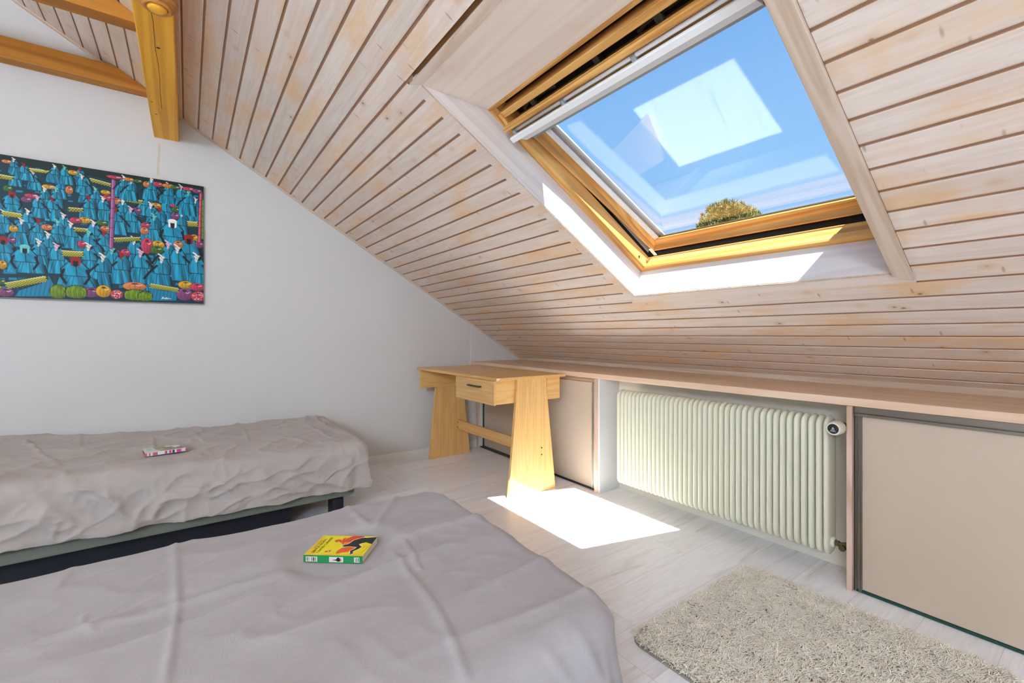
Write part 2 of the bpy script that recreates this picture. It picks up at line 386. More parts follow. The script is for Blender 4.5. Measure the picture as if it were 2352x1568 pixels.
# fixed frame
fx0, fx1, fs0, fs1 = WX0, WX1, WS0+.0195, FT
fin = .034
def fprof(): return [(0, -FD), (fin-.006, -FD-.002), (fin, -FD-.010), (fin, -FD-.074), (0, -FD-.10), (-.03, -FD-.10), (-.03, -FD)]
m = MB(); m.prism([(fx0+a, b) for a, b in fprof()], 1, fs0, fs1); wp(m, 'frame', PINE_Y, bevel=.0015)
m = MB(); m.prism([(fx1-a, b) for a, b in fprof()], 1, fs0, fs1); wp(m, 'frame', PINE_Y, bevel=.0015)
m = MB(); m.prism([(fs0+a*.62, b) for a, b in [(0, -FD), (.030, -FD-.004), (.036, -FD-.012), (.040, -FD-.03), (.030, -FD-.034), (.034, -FD-.060), (.042, -FD-.066), (.030, -FD-.074), (-.03, -FD-.1), (-.03, -FD)]], 0, fx0, fx1)
wp(m, 'frame', PINE, bevel=.0012)
m = MB(); m.prism([(fs1, -FD+.001), (fs1-.008, -FD-.003), (fs1-.008, -FD-.06), (fs1+.02, -FD-.1), (fs1+.02, -FD)], 0, fx0, fx1)
wp(m, 'frame', PINE, bevel=.0012)
# dark outer collar that keeps the weather out
m = MB()
m.box(fx0-.09, fx0-.002, fs0-.09, fs1+.09, -FD-.125, -FD-.02).box(fx1+.002, fx1+.09, fs0-.09, fs1+.09, -FD-.125, -FD-.02)
m.box(fx0-.09, fx1+.09, fs0-.09, fs0-.004, -FD-.165, -FD-.02).box(fx0-.09, fx1+.09, fs1+.004, fs1+.09, -FD-.125, -FD-.02)
wp(m, 'outer_collar', RUBBER)
for sx in (1, -1):
    X = WX0+fin-.001 if sx > 0 else WX1-fin+.001
    wp(MB().lathe([(0, .004), (.006, .004), (.006, 0)], (X, fs0+.085, -FD-.03), Vector((sx, 0, 0)), 12), 'frame_screw', BRASS)

# pivoting sash: own tilted frame, t up the pane, m into the room
PIV = Vector((0, 1.4, -.252)); TILT = math.radians(4.7)
ct, st_ = math.cos(TILT), math.sin(TILT)
def P2(t, mm):      # sash coordinates -> slope (s, w)
    return (PIV.y + t*ct - mm*st_, PIV.z + t*st_ + mm*ct)
SX0, SX1 = WX0+.040, WX1-.040      # outer sides of the sash
GXL, GXR = WX0+.074, WX1-.074      # glass edges
TB, TT = -.497, .405               # glass bottom and top
def sprism(pts, x0, x1): return MB().prism([P2(*p) for p in pts], 0, x0, x1)
def side(sign):
    """side rail of the sash: outline in (x offset from the outside, m), run along t"""
    pr = [(0, .022), (0, .042), (.003, .048), (.008, .050), (.012, .046), (.0135, .036), (.0145, .024), (.016, .021), (.034, .007), (.034, -.02), (0, -.02)]
    X0 = SX0 if sign > 0 else SX1
    vs = []
    for t in (-.535, .52):
        for a, mm in pr:
            s_, w_ = P2(t, mm); vs.append((X0 + sign*a, s_, w_))
    n = len(pr)
    fs = [tuple(range(n)), tuple(range(n, 2*n))[::-1]] + [(i, (i+1) % n, n+(i+1) % n, n+i) for i in range(n)]
    return MB().add(vs, fs)
wp(side(1), 'sash', PINE_Y); wp(side(-1), 'sash', PINE_Y)
wp(sprism([(TB-.046, .020), (TB-.046, .040), (TB-.043, .047), (TB-.039, .049), (TB-.035, .046), (TB-.033, .036), (TB-.032, .023), (TB-.030, .020), (TB, .006), (TB, .0005), (TB-.030, .0005), (TB-.030, -.018), (TB-.046, -.02)], SX0, SX1), 'sash', PINE)
wp(sprism([(TB-.028, -.0065), (TB-.002, -.0065), (TB-.002, -.012), (TB-.028, -.012)], GXL, GXR), 'gasket', RUBBER)
# left and right glazing beads and the aluminium outside
for sx, X in ((1, GXL), (-1, GXR)):
    m = MB()
    for i, (a, mm) in enumerate(((0., .012), (.006, .009), (.012, .006), (.018, .003))):
        lo, hi = P2(TB, 0), P2(TT+.03, 0)
        vs = []
        for t in (TB, TT+.03):
            for dx, dm in ((-.001, 0), (.0048, 0), (.0042, .003), (-.001, .003)):
                s_, w_ = P2(t, mm-.006+dm); vs.append((X+sx*(a+dx-.004), s_, w_))
        m.add(vs, [(0,1,2,3), (4,7,6,5), (0,4,5,1), (1,5,6,2), (2,6,7,3), (3,7,4,0)])
    wp(m, 'glazing_bead', WHITEAL)
# outside cladding (its inner edges limit the sunlight)
m = MB()
for x0, x1, t0, t1 in ((SX0-.05, GXL+.036, TB-.07, .56), (GXR-.012, SX1+.05, TB-.07, .56), (SX0-.05, SX1+.05, TB-.075, TB-.026), (SX0-.05, SX1+.05, TT-.078, .56)):
    m2 = sprism([(t0, -.022), (t1, -.022), (t1, -.027), (t0, -.027)], x0, x1); m.add(m2.v, m2.f)
m2 = sprism([(TB-.075, -.027), (TB-.075, .02), (TB-.07, .02), (TB-.07, -.022)], SX0-.05, SX1+.05); m.add(m2.v, m2.f)
for x0, x1 in ((SX0-.05, SX0-.046), (SX1+.046, SX1+.05)):
    m2 = sprism([(TB-.075, -.027), (.56, -.027), (.56, .03), (0, .05), (TB-.075, .085)], x0, x1); m.add(m2.v, m2.f)
wp(m, 'outer_cladding', WHITEAL)

def glass_mat(name, f0=.04, tint=(.97, .985, 1.)):
    t = NT(name)
    lw = t.n('ShaderNodeLayerWeight'); lw.inputs['Blend'].default_value = .5
    p5 = t.math('POWER', lw.outputs['Facing'], 5.)
    fac = t.math('ADD', f0, t.math('MULTIPLY', p5, 1-f0))
    tr = t.n('ShaderNodeBsdfTransparent'); tr.inputs[0].default_value = (*tint, 1)
    gl = t.n('ShaderNodeBsdfGlossy'); gl.inputs['Roughness'].default_value = 0.; gl.inputs[0].default_value = (1, 1, 1, 1)
    mx = t.n('ShaderNodeMixShader'); t.l(fac, mx.inputs[0]); t.l(tr.outputs[0], mx.inputs[1]); t.l(gl.outputs[0], mx.inputs[2])
    t.l(mx.outputs[0], t.out.inputs[0]); return t.m
GLASS = glass_mat('window_glass', PANE_F0)
wp(sprism([(TB-.028, 0), (TT+.02, 0), (TT+.02, -.006), (TB-.028, -.006)], GXL-.006, GXR+.006), 'pane', GLASS)

# top of the sash: ventilation flap, handle bar and the rolled-up blind
tx0, tx1 = SX0+.002, SX1-.002
def sw(x0, x1, pts): return MB().prism(pts, 0, x0, x1)
wp(sw(tx0, tx1, [(1.894, -.124), (1.920, -.124), (1.920, -.20), (1.894, -.20)]), 'top_rail', PINE, bevel=.003)
wp(sw(tx0, tx1, [(1.80, -.195), (1.95, -.19), (1.95, -.215), (1.80, -.22)]), 'top_backing', DARK)
for sx, X in ((1, tx0), (-1, tx1)):
    wp(sw(X, X+sx*.016, [(1.842, -.104), (1.920, -.120), (1.920, -.20), (1.842, -.20)]), 'vent_cheek', PINE_Y, bevel=.002)
wp(sw(tx0-.006, tx1+.006, [(1.851, -.112), (1.853, -.096), (1.860, -.089), (1.868, -.090), (1.873, -.098), (1.874, -.118), (1.862, -.124)]), 'vent_flap', PINE, bevel=.002)
wp(sw(tx0, tx1, [(1.800, -.135), (1.812, -.125), (1.850, -.120), (1.852, -.20), (1.800, -.20)]), 'sash', PINE)
wp(sw(tx0+.02, tx1-.02, [(1.886, -.150), (1.897, -.148), (1.897, -.152), (1.886, -.154)]), 'vent_gasket', RUBBER)
wp(MB().tube([(tx0+.03, 1.839, -.1085), (tx1-.01, 1.839, -.1085)], .0072, 14), 'handle_bar', WHITEAL, smooth=True)
for X in (-1.452, -1.168, -.860, -.52):
    wp(sw(X-.008, X+.008, [(1.824, -.095), (1.844, -.0965), (1.849, -.104), (1.849, -.124), (1.822, -.124)]), 'bar_bracket', SILVERG, bevel=.0015)
wp(sw(SX0-.004, SX1+.004, [(1.806, -.084), (1.826, -.084), (1.829, -.0875), (1.829, -.098), (1.806, -.098)]), 'blind_bar', WHITEAL, bevel=.001)
wp(sw(SX0+.030, SX1-.02, [(1.775, -.118), (1.806, -.093), (1.806, -.102), (1.782, -.13)]), 'blind_bar', BLINDG, bevel=.0008)
wp(sw(GXL-.002, GXR+.004, [(1.752, -.152), (1.790, -.125), (1.80, -.2), (1.760, -.19)]), 'blind_cassette', plain('slate_grey_enamel', (.22, .25, .28), .5, .3))
for X, d in ((-1.30, 1), (-.755, -1)):
    m = sw(X-.012, X+.012, [(1.858, -.122), (1.905, -.128), (1.902, -.139), (1.858, -.135)])
    m.tube([(X-.085, 1.872, -.158), (X-.05, 1.885, -.150), (X+.07, 1.888, -.150), (X+.10, 1.876, -.16)], .0075, 8)
    wp(m, 'vent_catch', OLIVE, bevel=.001)
wp(sw(-.997, -.975, [(1.868, -.125), (1.895, -.128), (1.895, -.16), (1.868, -.16)]), 'vent_catch', OLIVE, bevel=.002)
wp(sw(SX0+.018, SX0+.034, [(TB-.050, .0-.222), (TB-.0, -.222), (TB, -.226), (TB-.05, -.226)]).xf(Matrix.Translation((0, 1.4, 0))), 'bottom_latch', WHITEAL)

# ---- walls, floor
def wall_poly(y0, y1, zt):   # outline in (y, z) under the roof
    pts = [(y0, 0), (y1, 0)]
    return pts
gp = [(FY, 0), (RECY+.1, 0), (RECY+.1, slope_z(RECY+.1)+.02), (RIDGE_Y, RIDGE_Z+.02), (FY, RIDGE_Z-(RIDGE_Y-FY)*math.tan(TH)+.02)]
m = MB(); m.prism(gp, 0, GX-.12, GX)
o = m.build('wall_left', WHITE); tag(o, kind='structure')
# the strip of plaster above the worktop stands a few millimetres proud
m = MB(); m.prism([(2.046, .74), (2.60, .74), (2.60, slope_z(2.60)), (2.046, slope_z(2.046))], 0, GX-.002, GX+.004)
o = m.build('trim_7', WHITE); tag(o, kind='structure')
m = MB().box(GX, BX, RECY, RECY+.1, 0, .7225)
o = m.build('wall_right', CREAM); tag(o, kind='structure')
m = MB().box(GX-.12, BX+.1, FY-.1, FY, 0, RIDGE_Z-(RIDGE_Y-FY)*math.tan(TH)+.02)
o = m.build('wall_front', WHITE); tag(o, kind='structure')
# back wall with the window added for fill light
BY0, BY1, BZ0, BZ1 = FILL_WIN
pts = gp
m = MB()
m.prism([(FY, 0), (BY0, 0), (BY0, RIDGE_Z), (RIDGE_Y, RIDGE_Z+.02), (FY, RIDGE_Z-(RIDGE_Y-FY)*math.tan(TH)+.02)], 0, BX, BX+.12) if BY0 > RIDGE_Y else \
m.prism([(FY, 0), (BY0, 0), (BY0, RIDGE_Z-(RIDGE_Y-BY0)*math.tan(TH)+.02), (FY, RIDGE_Z-(RIDGE_Y-FY)*math.tan(TH)+.02)], 0, BX, BX+.12)
m.prism([(BY1, 0), (RECY+.1, 0), (RECY+.1, slope_z(RECY+.1)+.02), (BY1, slope_z(BY1)+.02)], 0, BX, BX+.12)
m.box(BX, BX+.12, BY0, BY1, 0, BZ0)
up = [(BY0, BZ1), (BY1, BZ1), (BY1, slope_z(BY1)+.02), (RIDGE_Y, RIDGE_Z+.02), (BY0, RIDGE_Z-(RIDGE_Y-BY0)*math.tan(TH)+.02)]
m.prism(up, 0, BX, BX+.12)
o = m.build('wall_back', WHITE, fixn=True); tag(o, kind='structure')
W2 = empty('fill_window', (BX, (BY0+BY1)/2, BZ0)); tag(W2, kind='structure')
n = 3; wy = (BY1-BY0)/n
for i in range(n):
    a, b = BY0+i*wy, BY0+(i+1)*wy
    fr = MB()
    fr.box(BX+.03, BX+.09, a, a+.06, BZ0, BZ1).box(BX+.03, BX+.09, b-.06, b, BZ0, BZ1).box(BX+.03, BX+.09, a+.06, b-.06, BZ0, BZ0+.07).box(BX+.03, BX+.09, a+.06, b-.06, BZ1-.06, BZ1)
    fr.build('fill_window_frame', SKIRT, W2, bevel=.003)
    MB().box(BX+.056, BX+.062, a+.06, b-.06, BZ0+.07, BZ1-.06).build('pane', GLASS, W2)

def floor_mat():
    t = NT('pale_laminate_floor')
    sp = t.n('ShaderNodeSeparateXYZ'); t.coord(); t.l(t.tc, sp.inputs[0])
    PWD, PLN = .192, 1.28
    k = t.math('FLOOR', t.math('DIVIDE', t.math('ADD', sp.outputs[0], .05), PWD))
    wn = t.n('ShaderNodeTexWhiteNoise', noise_dimensions='1D'); t.l(k, wn.inputs['W'])
    yy = t.math('ADD', sp.outputs[1], t.math('MULTIPLY', wn.outputs[0], 5.))
    j = t.math('FLOOR', t.math('DIVIDE', yy, PLN))
    cb2 = t.n('ShaderNodeCombineXYZ'); t.l(k, cb2.inputs[0]); t.l(j, cb2.inputs[1])
    w2 = t.n('ShaderNodeTexWhiteNoise', noise_dimensions='2D'); t.l(cb2.outputs[0], w2.inputs['Vector'])
    cb = t.n('ShaderNodeCombineXYZ'); t.l(sp.outputs[0], cb.inputs[0]); t.l(t.math('ADD', yy, t.math('MULTIPLY', w2.outputs[0], 11.)), cb.inputs[1]); t.l(w2.outputs[0], cb.inputs[2])
    def mp(sc):
        m = t.n('ShaderNodeMapping'); t.l(cb.outputs[0], m.inputs[0]); m.inputs['Scale'].default_value = sc; return m.outputs[0]
    n1 = t.noise(mp((1, .05, 1)), 120, 5, .6)
    n2 = t.noise(mp((1, .13, 1)), 16, 5, .62, .7)
    c = t.mix(t.ramp1(n1, .3, .75), lin(243, 245, 250), lin(233, 234, 238))
    c = t.mix(t.math('MULTIPLY', t.ramp1(n2, .53, .70), .75), c, lin(220, 215, 213))
    c = t.mix(t.math('MULTIPLY', t.ramp1(n2, .64, .78), .6), c, lin(188, 178, 172))
    hv = t.math('ADD', .955, t.math('MULTIPLY', w2.outputs[0], .08))
    hs = t.n('ShaderNodeHueSaturation'); t.l(hv, hs.inputs['Value']); t.l(c, hs.inputs['Color'])
    fx = t.math('FRACT', t.math('DIVIDE', t.math('ADD', sp.outputs[0], .05), PWD)); fy = t.math('FRACT', t.math('DIVIDE', yy, PLN))
    e1 = t.math('LESS_THAN', fx, .008); e2 = t.math('LESS_THAN', fy, .0014)
    jt = t.math('MAXIMUM', e1, e2)
    c = t.mix(t.math('MULTIPLY', jt, .35), hs.outputs[0], lin(128, 120, 116))
    return t.bsdf(c, .34, .45, bump=n1, bs=.06, bd=.001)
m = MB().box(GX-.12, BX+.1, FY-.1, RECY+.1, -.12, 0)
o = m.build('floor', floor_mat()); tag(o, kind='structure')
m = MB(); m.prism([(GX, 0), (GX+.011, 0), (GX+.011, .052), (GX+.006, .058), (GX, .058)], 1, FY, KY+.01)
o = m.build('baseboard_left', SKIRT); tag(o, kind='structure')

# posts of the low built-in wall, each with its own return
def trim(n, mb, mat, **kw):
    o = mb.build(n, mat, **kw); tag(o, kind='structure'); return o
trim('trim_8', MB().box(-2.016, -1.988, KY-.004, KY+.10, 0, .722), POSTW, bevel=.003)
trim('trim_9', MB().box(-1.9885, -1.972, KY+.003, RECY, 0, .722), WHITE)
trim('trim_10', MB().box(-.662, -.643, KY-.004, RECY, 0, .722), POSTW, bevel=.002)
trim('trim_11', MB().box(-3.452, -3.424, KY-.002, KY+.06, 0, .74), POSTW, bevel=.003)
# plaster nib and dust lip behind the worktop where the boards come down
trim('trim_12', MB().box(GX, BX, 2.585, 2.66, .752, .80), TRIM_X)
trim('trim_13', MB().box(GX, BX, 2.66, 2.72, .5, .95), CREAM)


# old damp streak in the plaster under the end of the purlin
m = MB(); m.prism(STAIN, 0, GX-.001, GX+.0006)
trim('trim_15', m, plain('ochre_stain', (.60, .545, .42), .8, .2, var=.08, scale=30))
# ---------------------------------------------------------------- worktop and cupboards
m = MB()
top = [(GX+.002, 2.05, .7655), (-2.95, 2.085, .760), (-2.35, 2.099, .755), (BX, 2.1, .755), (BX, 2.597, .755), (GX+.002, 2.597, .7655)]
n_ = len(top)
vs = top + [(x, y, z-.032) for x, y, z in top]
m.add(vs, [tuple(range(n_)), tuple(range(n_, 2*n_))[::-1]] + [(i, n_+i, n_+(i+1) % n_, (i+1) % n_) for i in range(n_)])
o = m.build('worktop', COUNTER, bevel=.003)
tag(o, 'long washed-wood worktop running under the slope above radiator and cupboards', 'worktop')

def cupboard(label, x0, x1, doors, loc):
    t = empty('cupboard', loc); tag(t, label, 'cupboard', 'built-in cupboards under the worktop')
    MB().box(x0, x1, 2.20, 2.285, 0, .72).build('carcase', LAM_DOOR2, t)
    for d in doors: d(t)
    return t
def door(x0, x1, y, z0=.012, z1=.692, prof=None):
    def f(t):
        d = MB().box(x0, x1, y, y+.016, z0, z1).build('sliding_door', LAMINATE, t, bevel=.001)
        if prof: prof(d)
    return f
def prof_left(d):
    m = MB()
    m.box(-.6375, -.6335, 2.114, 2.14, .004, .688).box(-.6335, -.6245, 2.119, 2.14, .004, .688).box(-.6245, -.6205, 2.111, 2.14, .004, .688).box(-.6205, -.6165, 2.117, 2.14, .004, .688)
    m.build('edge_profile', BRONZE, d, bevel=.0006)
def prof_right(d):
    MB().box(-2.052, -2.046, 2.119, 2.142, .004, .684).box(-2.0455, -2.036, 2.126, 2.142, .004, .684).build('edge_profile', STEEL, d, bevel=.0006)
def prof_dark(d):
    MB().box(-3.408, -3.398, 2.140, 2.168, .004, .70).build('edge_profile', DKGREEN, d, bevel=.0006)
t = cupboard('beige sliding-door cupboard behind the oak desk', -3.424, -2.016, [
    door(-3.398, -2.70, 2.15, z1=.70, prof=prof_dark), door(-2.75, -2.052, 2.126, prof=prof_right)], (-2.7, 2.16, 0))
MB().box(-3.42, -2.018, 2.118, 2.185, .0015, .011).build('bottom_track', BLACKPL, t)
MB().box(-3.42, -2.018, 2.150, 2.20, .692, .722).build('top_track', COUNTER, t)
MB().box(-2.034, -2.017, 2.135, 2.20, .002, .70).build('side_filler', BRONZE, t)
MB().box(-3.4235, -3.409, 2.118, 2.2, .002, .72).build('side_filler', SKIRT, t)
t = cupboard('beige sliding-door cupboard with bronze edge profile right of the radiator', -.643, BX-.005, [
    door(-.6165, .62, 2.122, prof=prof_left), door(.56, BX-.02, 2.146)], (.4, 2.16, 0))
MB().box(-.642, BX-.01, 2.118, 2.185, .0015, .011).build('bottom_track', DKGREEN, t)
m = MB().box(-.638, BX-.01, 2.108, 2.185, .6985, .722).box(-.638, BX-.01, 2.112, 2.185, .6955, .6985).box(-.638, BX-.01, 2.105, 2.118, .686, .6955)
m.build('top_track', BRONZE, t, bevel=.0008)
MB().box(-.6428, -.6385, 2.125, 2.2, .002, .72).build('side_gap_filler', DARK, t)

# ---------------------------------------------------------------- radiator
R = empty('radiator', (-1.285, 2.17, 0)); tag(R, 'long cream column radiator in the niche below the worktop', 'radiator')
def rrect(y0, y1, z0, z1, r, n=7):
    pts = []
    for cy, cz, a0 in ((y1-r, z1-r, 0), (y0+r, z1-r, 90), (y0+r, z0+r, 180), (y1-r, z0+r, 270)):
        for k in range(n+1):
            a = math.radians(a0+90*k/n); pts.append((cy+r*math.cos(a), cz+r*math.sin(a)))
    return pts
RX0, RX1, NS = -1.838, -.741, 40
RY0, RY1, RZ0, RZ1 = 2.120, 2.214, .092, .665
sm = MB()
loops = [(.020, -.0105), (.008, -.0092), (.002, -.0055), (0, -.002), (0, .002), (.002, .0055), (.008, .0092), (.020, .0105)]
vs = []
for ins, dx in loops:
    for y, z in rrect(RY0+ins, RY1-ins, RZ0+ins, RZ1-ins, max(.006, .042-ins)): vs.append((dx, y, z))
L_ = len(vs)//len(loops)
fs = [(i*L_+k, i*L_+(k+1) % L_, (i+1)*L_+(k+1) % L_, (i+1)*L_+k) for i in range(len(loops)-1) for k in range(L_)]
fs += [tuple(range(L_))[::-1], tuple(range((len(loops)-1)*L_, len(loops)*L_))]
sm.add(vs, fs)
sec = sm.build('section', RADI, None, smooth=True)
for i in range(NS):
    o = sec if i == 0 else sec.copy()
    if i: COL.objects.link(o)
    o.parent = R; o.location = Vector((RX0 + (RX1-RX0)*i/(NS-1), 0, 0)) - R.location
m = MB()
for zz in (.612, .145): m.tube([(RX0, 2.168, zz), (RX1+.012, 2.168, zz)], .021, 16)
m.build('header', RADI, R, smooth=True)
for x in (-1.55, -1.0):
    for z in (.56, .16): MB().box(x-.012, x+.012, 2.212, 2.2915, z, z+.04).build('wall_bracket', RADI, R)
# thermostatic head
KX, KZ = -.690, .632
kb = MB().lathe([(.0, -.0005), (.0225, -.0005), (.0245, .001), (.0262, .008), (.0275, .024), (.0275, .05), (.024, .06), (.018, .062)], (KX, 2.052, KZ), 1, 40).build('valve_head', plain('ivory_plastic', (.70, .655, .53), .4, .4), R, smooth=True)
MB().lathe([(0, -.0022), (.0165, -.0022), (.0192, -.001), (.0195, .001)], (KX, 2.052, KZ), 1, 32).build('valve_cap', BLACKPL, kb, smooth=True)
m = MB()
ty = 2.0494
m.prism([(KX-.0052, KZ-.0015), (KX+.0052, KZ-.0015), (KX, KZ+.0085)], 1, ty, ty+.0008)
for i in range(3):
    w_ = .0066+.0018*i; z_ = KZ-.0042-.003*i
    m.box(KX-w_, KX+w_, ty, ty+.0008, z_-.0007, z_+.0007)
m.build('valve_emblem', plain('pale_print', (.42, .46, .46), .5), kb)
m = MB()
for i in range(26):
    a = 2*PI*i/26; m.box(KX+.0268*math.cos(a)-.0007, KX+.0268*math.cos(a)+.0007, 2.078, 2.10, KZ+.0268*math.sin(a)-.0007, KZ+.0268*math.sin(a)+.0007)
m.build('grip_ridges', kb.data.materials[0], kb)
m = MB().tube([(KX, 2.112, KZ), (KX, 2.168, KZ)], .012, 14).tube([(RX1, 2.168, .612), (KX, 2.168, KZ-.008), (-.664, 2.20, KZ)], .0105, 12)
m.build('valve_body', BRASS, R, smooth=True)
m = MB().lathe([(.020, 0), (.026, .001), (.019, .012), (.012, .013)], (RX1+.008, 2.165, .145), 0, 20)
m.build('connector', RADI, R, smooth=True)
m = MB().lathe([(.012, 0), (.0125, .002), (.0125, .017), (.011, .019)], (RX1+.017, 2.165, .145), 0, 6)
m.lathe([(.009, 0), (.009, .03)], (RX1+.034, 2.165, .144), 0, 14)
m.lathe([(.0, -.0), (.0105, .0), (.0118, .002), (.0118, .02), (.009, .024)], (RX1+.050, 2.143, .136), 1, 18)
m.tube([(RX1+.045, 2.165, .144), (RX1+.060, 2.168, .15), (RX1+.077, 2.172, .145)], .0095, 12)
m.build('return_valve', BRASS, R, bevel=.0006)

# ---------------------------------------------------------------- desk
D = empty('desk', (-2.776, 1.765, 0)); tag(D, 'oak-veneer desk with two tapering plank legs and one drawer', 'desk')
DX0, DX1, DY0, DY1, DZ = -3.346, -2.212, 1.485, 2.038, .742
tt = MB().box(DX0, DX1, DY0, DY1, DZ-.018, DZ).build('desktop', OAK, D, bevel=.0015)
m = MB(); m.prism([(DY0+.001, DZ-.0165), (DY0+.014, DZ-.013), (DY0+.026, DZ-.006), (DY0+.031, DZ-.001), (DY0+.001, DZ-.001)], 0, DX1-.0005, DX1+.0008)
m.build('torn_edge_band', plain('bare_edge', lin(238, 215, 176), .6, .2), tt)
def leg(xa, xb):
    m = MB(); m.prism([(1.578, 0), (1.956, 0), (1.872, DZ-.018), (1.648, DZ-.018)], 0, xa, xb)
    return m.build('leg', OAK_Z, D, bevel=.002)
def cheek(xa, xb):
    return MB().box(xa, xb, DY0+.006, 2.012, .580, DZ-.018).build('cross_panel', OAK_Y, D, bevel=.001)
cheek(-2.262, -2.2405); lg = leg(-2.240, -2.218)
for z in (.279, .236): MB().lathe([(0, 0), (.0046, 0), (.005, .0012)], (-2.2190, 1.838, z), 0, 14).build('screw', DARK, lg)
MB().box(-2.2195, -2.217, 1.885, 1.899, .0015, .004).build('glide', SKIRT, lg)
cheek(-3.313, -3.292); leg(-3.336, -3.314)
stt = MB().box(-3.3125, -2.241, 1.828, 1.848, .216, .292).build('stretcher', OAK, D, bevel=.0015)
for z in (.274, .236): MB().lathe([(0, 0), (.0046, 0), (.005, -.0012)], (-3.302, 1.8274, z), 1, 12).build('screw', DARK, stt)
MB().box(-3.29, -2.263, 1.99, 2.008, .60, DZ-.0185).build('back_rail', OAK, D, bevel=.001)
dw = MB().box(-2.695, -2.226, DY0-.008, DY0+.0055, .578, DZ-.019).build('drawer', OAK, D, bevel=.001)
MB().box(-2.68, -2.275, DY0+.006, 1.93, .60, .70).build('drawer_box', OAK_Y, dw)
m = MB(); m.prism([(-2.512, .676), (-2.366, .676), (-2.366, .683), (-2.512, .683)], 1, DY0-.030, DY0-.0085)
m.build('handle', BLACKPL, dw, bevel=.0015)
m = MB(); m.prism([(-3.293, .70), (-3.293, .716), (-3.283, .716)], 1, 1.565, 1.577)
m.build('corner_block', OAK_Z, D)

# ---------------------------------------------------------------- timber beams
m = MB(); m.prism([(-.163, 2.195), (-.043, 2.195), (-.043, slope_z(-.043)+.01), (-.163, slope_z(-.163)+.01)], 0, GX-.02, BX)
pb = o = m.build('purlin_beam', BEAM, bevel=.004); tag(o, 'thick amber purlin beam running from the gable overhead', 'beam')
m = MB()
for (xa, ya), (xb, yb) in zip(CRACK[:-1], CRACK[1:]):
    m.add([(xa, ya-.0008, 2.1946), (xb, yb-.0008, 2.1946), (xb, yb+.0008, 2.1946), (xa, ya+.0008, 2.1946)], [(0, 1, 2, 3)])
m.build('drying_crack', DARK, pb)
for kx, ky, kr in ((-2.38, -.098, .008), (-3.10, -.136, .006), (-2.95, -.148, .005)):
    MB().lathe([(0, -.0006), (kr*.7, -.0005), (kr, .0002)], (kx, ky, 2.195), 2, 14).build('knot', plain('dark_knot', (.12, .065, .02), .6, .2), pb, smooth=True)
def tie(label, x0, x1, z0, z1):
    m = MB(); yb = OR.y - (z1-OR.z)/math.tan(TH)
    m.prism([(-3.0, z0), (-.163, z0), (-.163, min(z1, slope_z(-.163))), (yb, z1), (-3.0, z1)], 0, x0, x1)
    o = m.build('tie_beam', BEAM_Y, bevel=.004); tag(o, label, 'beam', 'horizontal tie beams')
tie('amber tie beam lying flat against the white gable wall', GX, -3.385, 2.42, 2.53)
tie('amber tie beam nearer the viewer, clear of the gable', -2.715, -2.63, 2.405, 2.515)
# turned wooden rose under the purlin
c = (-2.043, -.087, 2.195)
L1 = empty('ceiling_rose', c); tag(L1, 'round turned wooden ceiling rose under the purlin beam', 'ceiling rose')
ROSE = wood('turned_wood', lin(196, 134, 62), lin(140, 84, 28), 0, 60, .4, .35, 5, .7)
MB().lathe([(.061, 0), (.061, -.008), (.056, -.012), (.054, -.013), (.054, -.018), (.050, -.023), (.046, -.024), (.046, -.028), (.040, -.033), (.036, -.033), (.030, -.028)], c, 2, 48).build('base_ring', ROSE, L1, smooth=False, bevel=.001)
MB().lathe([(.029, -.026), (.029, -.032), (.024, -.037), (.012, -.040), (0, -.041)], c, 2, 40).build('centre_boss', BEAM, L1, smooth=True)

